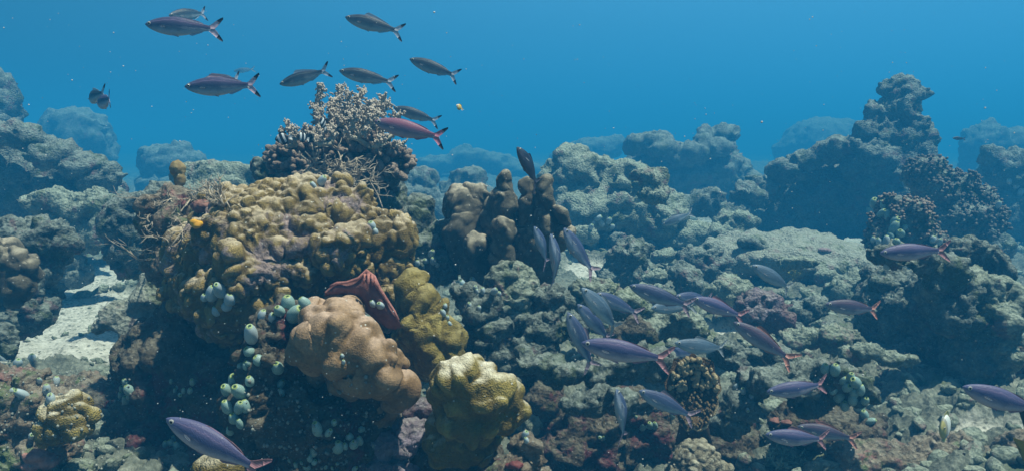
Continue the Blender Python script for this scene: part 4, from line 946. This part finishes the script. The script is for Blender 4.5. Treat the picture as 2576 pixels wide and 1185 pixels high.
def body_mesh(bnd):
    n, seg = 44, 20; ts = np.concatenate([np.linspace(0, 1, n) ** 1.25]) * .845
    up = np.interp(ts, PT, PU) * 1.14; dn = np.interp(ts, PT, PD) * 1.14
    ker = np.array([1, 2, 1]) / 4
    for _ in range(3):
        up[1:-1] = np.convolve(up, ker, 'same')[1:-1]; dn[1:-1] = np.convolve(dn, ker, 'same')[1:-1]
    V = []; A = []
    for i, x in enumerate(ts):
        w = (up[i] + dn[i]) * .5 * (0.53 if x < .5 else 0.53 - .38 * (x - .5) / .345)
        for k in range(seg):
            q = 2 * math.pi * k / seg; s, c = math.sin(q), math.cos(q)
            z = s * (up[i] if s > 0 else dn[i]); V.append((x, c * abs(c) ** -.1 * w if abs(c) > 1e-3 else 0, z)); A.append(.5 + .5 * s)
    F_ = []
    for i in range(n - 1):
        for k in range(seg):
            a = i * seg + k; b = i * seg + (k + 1) % seg; F_.append((a, b, b + seg)); F_.append((a, b + seg, a + seg))
    c1 = len(V); V.append((.85, 0, 0)); A.append(.5)
    for k in range(seg): F_.append(((n - 1) * seg + k, (n - 1) * seg + (k + 1) % seg, c1))
    return bend(np.array(V), bnd), np.array(F_), np.array(A)
def plate(poly, th, bnd, base_th=None):
    """a thin fin from an outline in XZ, filled as a fan grid, with real thickness"""
    import bmesh
    bm = bmesh.new(); vs = [bm.verts.new((x, 0, z)) for x, z in poly]; f = bm.faces.new(vs)
    bmesh.ops.triangulate(bm, faces=[f]); bmesh.ops.subdivide_edges(bm, edges=bm.edges[:], cuts=1)
    bmesh.ops.triangulate(bm, faces=bm.faces[:])
    v = np.array([x.co[:] for x in bm.verts]); fc = np.array([[y.index for y in x.verts] for x in bm.faces])
    edges = [(e.verts[0].index, e.verts[1].index) for e in bm.edges if e.is_boundary]; bm.free()
    n = len(v); a = v.copy(); b = v.copy(); a[:, 1] -= th; b[:, 1] += th
    fc2 = np.concatenate([fc, fc[:, ::-1] + n, np.array([(p, q, q + n) for p, q in edges]), np.array([(p, q + n, p + n) for p, q in edges])])
    return bend(np.concatenate([a, b]), bnd), fc2
def cutx(poly, x0): pass
TAIL_U = [(.815, .0), (.83, .034), (.855, .046), (.885, .070), (.92, .098), (.955, .122), (.952, .104), (.935, .070), (.915, .040), (.90, .016), (.893, 0)]
def lobe(tipstart, up=1):
    """tail lobe split into its inner part and its tip"""
    top = [(.81, .0), (.825, .036), (.85, .050), (.885, .078), (.925, .112), (.965, .140), (1.0, .158)]
    bot = [(1.005, .136), (.985, .108), (.955, .066), (.93, .034), (.91, .012), (.90, 0)]
    inner = top[:5] + bot[2:]; tip = [top[4], top[5], top[6], bot[0], bot[1], bot[2]]
    return [(x, z * up) for x, z in inner], [(x, z * up) for x, z in tip]
DORS = [(.30, .104), (.335, .140), (.37, .154), (.43, .146), (.52, .130), (.62, .106), (.70, .082), (.76, .056), (.70, .052), (.60, .074), (.50, .095), (.40, .102)]
ANAL = [(.56, -.078), (.59, -.105), (.62, -.110), (.68, -.085), (.74, -.062), (.76, -.045), (.70, -.045), (.62, -.060)]
PELV = [(.32, -.104), (.37, -.122), (.43, -.134), (.435, -.122), (.40, -.104)]
FD = {}
def fish_data(col, bnd, folded):
    key = (col, bnd, folded)
    if key in FD: return FD[key]
    bm_, fm_ = FM[col]; L = []
    def mk(name, v, f, m_, attrs=None):
        o = mesh_obj(name, v, f, m_, attrs=attrs); d = o.data; bpy.data.objects.remove(o); return d
    v, f, a = body_mesh(bnd); L.append(('body', mk('body', v, f, bm_, {'rel': a}), None))
    for u in (1, -1):
        inn, tip = lobe(0, u)
        v, f = plate(inn, .003, bnd); L.append(('tail_lobe', mk('tail_lobe', v, f, fm_), None))
        v, f = plate(tip, .0026, bnd); L.append(('tail_tip', mk('tail_tip', v, f, M_TIP if col in ('slate', 'lilac', 'rose') else fm_), 'tail_lobe'))
    D = [(x, .095 + (z - .095) * (.5 if folded else 1.25) if z > .105 else z) for x, z in DORS]
    v, f = plate(D, .002, bnd); L.append(('dorsal_fin', mk('dorsal_fin', v, f, fm_), None))
    v, f = plate(ANAL, .002, bnd); L.append(('anal_fin', mk('anal_fin', v, f, fm_), None))
    for s in (1, -1):
        v, f = plate(PELV, .002, 0); v[:, 1] += s * (.018 + (-v[:, 2] - .1) * .3); L.append(('pelvic_fin', mk('pelvic_fin', v, f, fm_), None))
        P_ = [(0, 0), (.03, .008), (.08, .002), (.10, -.010), (.07, -.014), (.03, -.010)]
        v, f = plate(P_, .0015, 0); v = v @ np.array(Matrix.Rotation(s * .35, 3, 'Z')).T + np.array([.215, s * .054, -.02]); L.append(('pectoral_fin', mk('pectoral_fin', v, f, M_PEC), None))
        ev, ef = ico(3)
        v = ev * np.array([.024, .009, .024]) + np.array([.066, s * .0275, .012]); L.append(('eye', mk('eye', v, ef, M_EYEW), None))
        v = ev * np.array([.013, .006, .013]) + np.array([.066, s * .0335, .012]); L.append(('pupil', mk('pupil', v, ef, M_EYEB), 'eye'))
    FD[key] = L; return L
rf = random.Random(3)
def fish(label, head, tail, d, col, L=0.20, turn=1, roll=0.0, bnd=None, folded=True, group="slender fusiliers swimming over the reef", name='fusilier', cat='fish'):
    """from the snout's and tail's places in the photo; turn 1: tail farther than head, -1: nearer"""
    a = at(*head, d); r_ = ray(*tail); b = at(*tail, d); pr = (b - a).length
    if pr < L * .97:
        lo, hi = 0, 1.0
        for _ in range(40):
            mid = (lo + hi) / 2
            if (at(*tail, d + turn * mid) - a).length < L: lo = mid
            else: hi = mid
        b = at(*tail, d + turn * lo)
    L_ = (b - a).length; x = (b - a) / L_
    z = Vector((0, 0, 1)); z = (z - x * z.dot(x)).normalized(); y = z.cross(x)
    M_ = Matrix((x, y, z)).transposed() @ Matrix.Rotation(roll, 3, 'X')
    root = empty(name, a); root.rotation_euler = M_.to_euler(); root.scale = (L_, L_, L_); tag(root, label, cat, group)
    bnd = round((bnd if bnd is not None else .1) * rf.uniform(1.0, 2.6), 1); folded = folded and rf.random() < .75
    last = {}
    for nm, dat, par in fish_data(col, bnd, folded):
        o = bpy.data.objects.new(nm, dat); COL.objects.link(o); o.parent = last[par] if par else root; last[nm] = o
    return root
def dm(px_len, L=.2): return L * FPX / px_len
fish("large lilac fusilier at the top left with widely forked black tipped tail", (365, 62), (556, 74), dm(190), 'lilac', bnd=.08, folded=True)
fish("dark fusilier half hidden above and behind the top left lilac one", (424, 40), (528, 34), 2.9, 'slate', turn=1)
fish("violet backed fusilier with raised dorsal fin swimming left over the left reef", (464, 219), (657, 216), dm(192), 'lilac', folded=False, bnd=-.06)
fish("fusilier mostly hidden behind the violet backed one, only its fin and black tail tip showing", (505, 206), (610, 200), 2.6, 'slate', bnd=.08)
fish("tiny faint pale fish above the tail of the violet backed fusilier", (588, 180), (640, 174), 5.4, 'pale', L=.17, bnd=.08)
fish("slate fusilier alone at the top centre, tail to the lower right", (868, 44), (1014, 82), dm(150), 'slate', bnd=.08)
fish("slate fusilier with its tail raised, above the slender bottlebrush coral", (703, 213), (832, 176), dm(138), 'slate', bnd=-.06)
fish("slate fusilier level with the bushy soft coral's top", (853, 179), (994, 209), dm(146), 'slate', bnd=.15)
fish("slate fusilier in open water right of the soft coral, nose up left", (1030, 149), (1156, 196), dm(138), 'slate', bnd=-.14)
fish("slate fusilier just above the rose pink one", (990, 271), (1104, 308), dm(125), 'slate', bnd=.08)
fish("rose pink fusilier in front of the soft coral's right side", (942, 306), (1122, 350), 1.98, 'rose', bnd=-.06)
fish("left one of two fusiliers swimming away at far left", (228, 252), (248, 232), 2.75, 'slate', turn=-1, bnd=.15)
fish("right one of two fusiliers swimming away at far left", (246, 262), (286, 249), 2.6, 'lilac', turn=-1, bnd=-.06)
fish("dark slate fish diving nose up over the columnar coral", (1300, 371), (1366, 470), 2.2, 'dark', turn=1, bnd=.15)
fish("tiny dark fish far off at the right by the square mound", (2396, 348), (2430, 350), 4.3, 'dark', L=.12, bnd=.08)
fish("left most faint blue fish of the three steep ones before the columns", (1343, 570), (1388, 668), 2.55, 'blue', bnd=.08)
fish("middle and palest of the three steep fish before the columns", (1385, 588), (1418, 728), 2.1, 'blue', bnd=.15)
fish("right dark blue one of the three steep fish before the columns", (1418, 574), (1492, 690), 2.2, 'blue', bnd=-.06)
fish("pale blue fusilier steeply angled at the left of the lower school", (1463, 724), (1572, 840), 2.0, 'pale', bnd=.15)
fish("dark fusilier behind the steeply angled pale blue one", (1500, 738), (1604, 790), 2.5, 'blue', bnd=-.14)
fish("dim steep fusilier partly behind the biggest violet one's head", (1428, 785), (1495, 932), 2.15, 'blue', bnd=.08)
fish("dark fish between the dim steep one and the pale blue one", (1452, 765), (1545, 862), 2.4, 'blue', bnd=.15)
fish("biggest violet fusilier with silver ringed eye and red tail in the school's front", (1462, 862), (1692, 910), 1.6, 'violet', bnd=.08)
fish("grey violet fusilier upper left of the crossing pair", (1583, 718), (1745, 775), 2.15, 'blue', bnd=.08)
fish("pale fusilier below the crossing pair's left fish", (1638, 775), (1748, 765), 2.45, 'pale', bnd=-.06)
fish("fusilier hidden behind the crossing pair's right fish with only its head out", (1700, 745), (1800, 760), 2.5, 'blue', bnd=.08)
fish("blue fusilier with pink tail crossing to the right of the pair", (1743, 750), (1873, 798), 2.35, 'violet', bnd=-.06)
fish("teal grey fusilier with raised dorsal fin under the crossing pair", (1697, 862), (1842, 884), 2.3, 'pale', bnd=.15, folded=False)
fish("fusilier behind the tail of the biggest violet one", (1650, 885), (1765, 893), 2.55, 'blue', bnd=.08)
fish("plum blue fusilier slanting down to the right with a broad tail", (1845, 810), (1992, 905), 2.1, 'plum', bnd=-.14)
fish("light blue fusilier over the purplish boulder", (1892, 667), (2006, 734), 2.5, 'pale', bnd=.15)
fish("dark fusilier with bright coral red tail before the big right rock", (2076, 765), (2222, 783), 2.3, 'plum', bnd=.08)
fish("mauve fusilier across the top of the big right rock", (2213, 637), (2384, 629), 2.05, 'violet', bnd=-.06)
fish("blue violet fusilier in front of the sea squirt rock", (1928, 985), (2090, 970), 2.15, 'violet', bnd=.15)
fish("front fusilier of the overlapping pair at lower right", (1925, 1092), (2092, 1112), 2.1, 'violet', bnd=.08)
fish("rear fusilier of the overlapping pair at lower right", (2005, 1072), (2158, 1104), 2.3, 'plum', bnd=-.06)
fish("steeply rising fusilier left of the brown table coral", (1550, 978), (1583, 1110), 2.1, 'blue', bnd=.15)
fish("fusilier crossing before the brown table coral, pink tail down right", (1607, 982), (1748, 1050), 2.15, 'blue', bnd=-.06)
fish("big dark blue fusilier cut off by the right edge of the view", (2421, 972), (2640, 1045), 1.55, 'violet', bnd=.08)
fish("large deep violet fusilier in the lower left foreground", (417, 1052), (672, 1186), 1.27, 'violet', bnd=-.06)
fish("small pale fish between the two foreground corals", (1062, 985), (1102, 997), 2.1, 'pale', L=.055, bnd=.08, group=None, name='small_fish')
fish("faint pale parrotfish-like fish resting low before the pale terrace", (1665, 566), (1748, 535), 3.6, 'pale', L=.18, turn=1, bnd=.08, group=None, name='pale_fish')

# deep-bodied fish: an oval body with bands
def deep_fish(name, label, head, tail, d, L, c1, c2, bands, height=.30, tailc=None, group=None, turn=1, extra=None):
    a = at(*head, d); b = at(*tail, d)
    lo = 0.0
    if (b - a).length < L * .97:
        hi = 1.0
        for _ in range(40):
            mid = (lo + hi) / 2
            if (at(*tail, d + turn * mid) - a).length < L: lo = mid
            else: hi = mid
        b = at(*tail, d + turn * lo)
    Lr = (b - a).length; x = (b - a) / Lr; z = Vector((0, 0, 1)); z = (z - x * z.dot(x)).normalized(); y = z.cross(x)
    root = empty(name, a); root.rotation_euler = Matrix((x, y, z)).transposed().to_euler(); root.scale = (Lr,) * 3; tag(root, label, 'fish', group)
    m_, t, bb = mat(name + "_skin"); tcn = t.nodes.new('ShaderNodeTexCoord'); s = t.nodes.new('ShaderNodeSeparateXYZ'); t.links.new(tcn.outputs['Object'], s.inputs[0])
    xz = mth(t, 'ADD', s.outputs['X'], mth(t, 'MULTIPLY', s.outputs['Z'], .25))
    st = []
    for p0, c in bands: st.append((p0, c))
    t.links.new(ramp(t, xz, st, 'CONSTANT'), bb.inputs['Base Color']); bb.inputs['Roughness'].default_value = .5
    n, seg = 24, 18; V = []; F_ = []
    for i in range(n):
        u = i / (n - 1); X = u * .78; hh = height * math.sin(math.pi * min(1, u * .93 + .02)) ** .75 * (1 if u < .8 else 1) + .02 * u
        for k in range(seg):
            q = 6.28318 * k / seg; V.append((X, math.cos(q) * hh * .34, math.sin(q) * hh))
    for i in range(n - 1):
        for k in range(seg):
            a_ = i * seg + k; b_ = i * seg + (k + 1) % seg; F_ += [(a_, b_, b_ + seg), (a_, b_ + seg, a_ + seg)]
    c1_ = len(V); V += [(-.01, 0, 0), (.79, 0, 0)]
    for k in range(seg): F_ += [(k, c1_, (k + 1) % seg), ((n - 1) * seg + k, (n - 1) * seg + (k + 1) % seg, c1_ + 1)]
    mesh_obj('body', np.array(V), np.array(F_), m_, root)
    fmn = fin_mat(name + "_fin", tailc or c2, alpha=.95)
    v, f = plate([(.76, 0), (.77, .06), (.88, .11), (1, .19), (.97, .08), (.95, 0), (.97, -.08), (1, -.19), (.88, -.11), (.77, -.06)], .006, 0); mesh_obj('tail_fin', v, f, fmn, root)
    for sg in (1, -1):
        v, f = plate([(.2, sg * height * .75), (.3, sg * height * 1.15), (.5, sg * height * 1.32), (.68, sg * height * 1.1), (.74, sg * height * .4), (.5, sg * height * .7)], .005, 0); mesh_obj('dorsal_fin' if sg > 0 else 'anal_fin', v, f, fin_mat(name + "_edge", c1, alpha=1), root)
    ev, ef = ico(2)
    for sg in (1, -1):
        e_ = mesh_obj('eye', ev * np.array([.04, .02, .04]) + np.array([.12, sg * height * .215, .04]), ef, M_EYEW, root); mesh_obj('pupil', ev * np.array([.022, .012, .022]) + np.array([.12, sg * (height * .215 + .014), .04]), ef, M_EYEB, e_)
    return root
K, Wt = (0.01, 0.012, 0.015), (0.62, 0.66, 0.66)
HB = [(0, K), (.18, Wt), (.32, K), (.50, Wt), (.62, K), (.80, Wt)]
deep_fish('striped_damselfish', "left most black and white banded damselfish beside the short feathery tufts", (692, 352), (735, 345), 2.55, .06, K, Wt, HB, group="banded damselfish by the feathery corals")
deep_fish('striped_damselfish', "middle small black and white banded damselfish over the knobby coral's left clump", (748, 340), (778, 352), 2.6, .05, K, Wt, HB, group="banded damselfish by the feathery corals")
deep_fish('striped_damselfish', "nose down banded damselfish between the slender and tall feathery columns", (806, 296), (820, 326), 2.6, .052, K, Wt, HB, group="banded damselfish by the feathery corals")
Y = (0.80, 0.55, 0.12)
deep_fish('yellow_fish', "tiny pale yellow fish alone in open blue water right of the soft coral", (1148, 265), (1164, 276), 2.2, .026, Y, (0.75, .6, .3), [(0, (0.7, 0.6, 0.4)), (.3, Y), (.8, (0.7, .55, .3))], height=.28)
YW = (0.50, 0.46, 0.16)
deep_fish('butterflyfish', "pale oval fish with yellow edge seen nearly head on at lower right", (2366, 1078), (2392, 1066), 2.1, .085, YW, (.6, .6, .5), [(0, (0.42, 0.38, 0.14)), (.2, (0.34, .34, .28)), (.3, (.62, .66, .62)), (.85, (.5, .45, .15))], height=.42)
deep_fish('moorish_fish', "dark fish with yellow tail edge mostly cut off by the right edge at bottom right", (2700, 1090), (2562, 1130), 1.5, .14, (0.03, .03, .03), K, [(0, (.03, .03, .04)), (.2, (.4, .4, .35)), (.35, (.02, .02, .02)), (.7, (0.45, .34, .05))], height=.48, tailc=(.45, .34, .05))

# ------------------------------------------------------------------ drifting specks
mb = MB(); rr = random.Random(21)
for _ in range(900):
    y = 0.7 * (5.5 / .7) ** rr.random(); x = rr.uniform(-.75, .75) * y; z = CAMZ - math.tan(PITCH) * y + rr.uniform(-.36, .30) * y
    s = rr.choice((.0006, .0008, .0008, .0012)) * (.6 + .3 * y) * rr.uniform(.7, 1.3)
    mb.blob((x, y, z), (s, s * rr.uniform(.6, 1), s * rr.uniform(.6, 1)), n=1)
o = mb.build('drifting_specks', plain("speck_white", (0.62, 0.64, 0.60), (0.5, 0.5, 0.5))); tag(o, "fine white specks drifting in the water", "particles", kind="stuff")

# ------------------------------------------------------------------ the water's haze
HZ = dict(x=90.0, y0=-5.0, y1=125.0, z0=-6.5, z1=2.6)
x, y0, y1, z0, z1 = HZ['x'], HZ['y0'], HZ['y1'], HZ['z0'], HZ['z1']
V = [(-x * 1.6, y0, z0), (x * 1.6, y0, z0), (x * 1.6, y1, z0), (-x * 1.6, y1, z0), (-x * 1.6, y0, z1), (x * 1.6, y0, z1), (x * 1.6, y1, z1), (-x * 1.6, y1, z1)]
Fh = [(0, 3, 2, 1), (4, 5, 6, 7), (0, 1, 5, 4), (1, 2, 6, 5), (2, 3, 7, 6), (3, 0, 4, 7)]
m = bpy.data.materials.new("haze"); m.use_nodes = True; t = m.node_tree; t.nodes.clear()
om = t.nodes.new('ShaderNodeOutputMaterial'); pv = t.nodes.new('ShaderNodeVolumePrincipled'); t.links.new(pv.outputs[0], om.inputs['Volume'])
pv.inputs['Density'].default_value = 0.088
pv.inputs['Color'].default_value = (0.025, 0.27, 0.60, 1)
pv.inputs['Absorption Color'].default_value = (0.02, 0.25, 0.60, 1)
hz = mesh_obj("haze", V, Fh, m, smooth=False); tag(hz, kind="stuff")
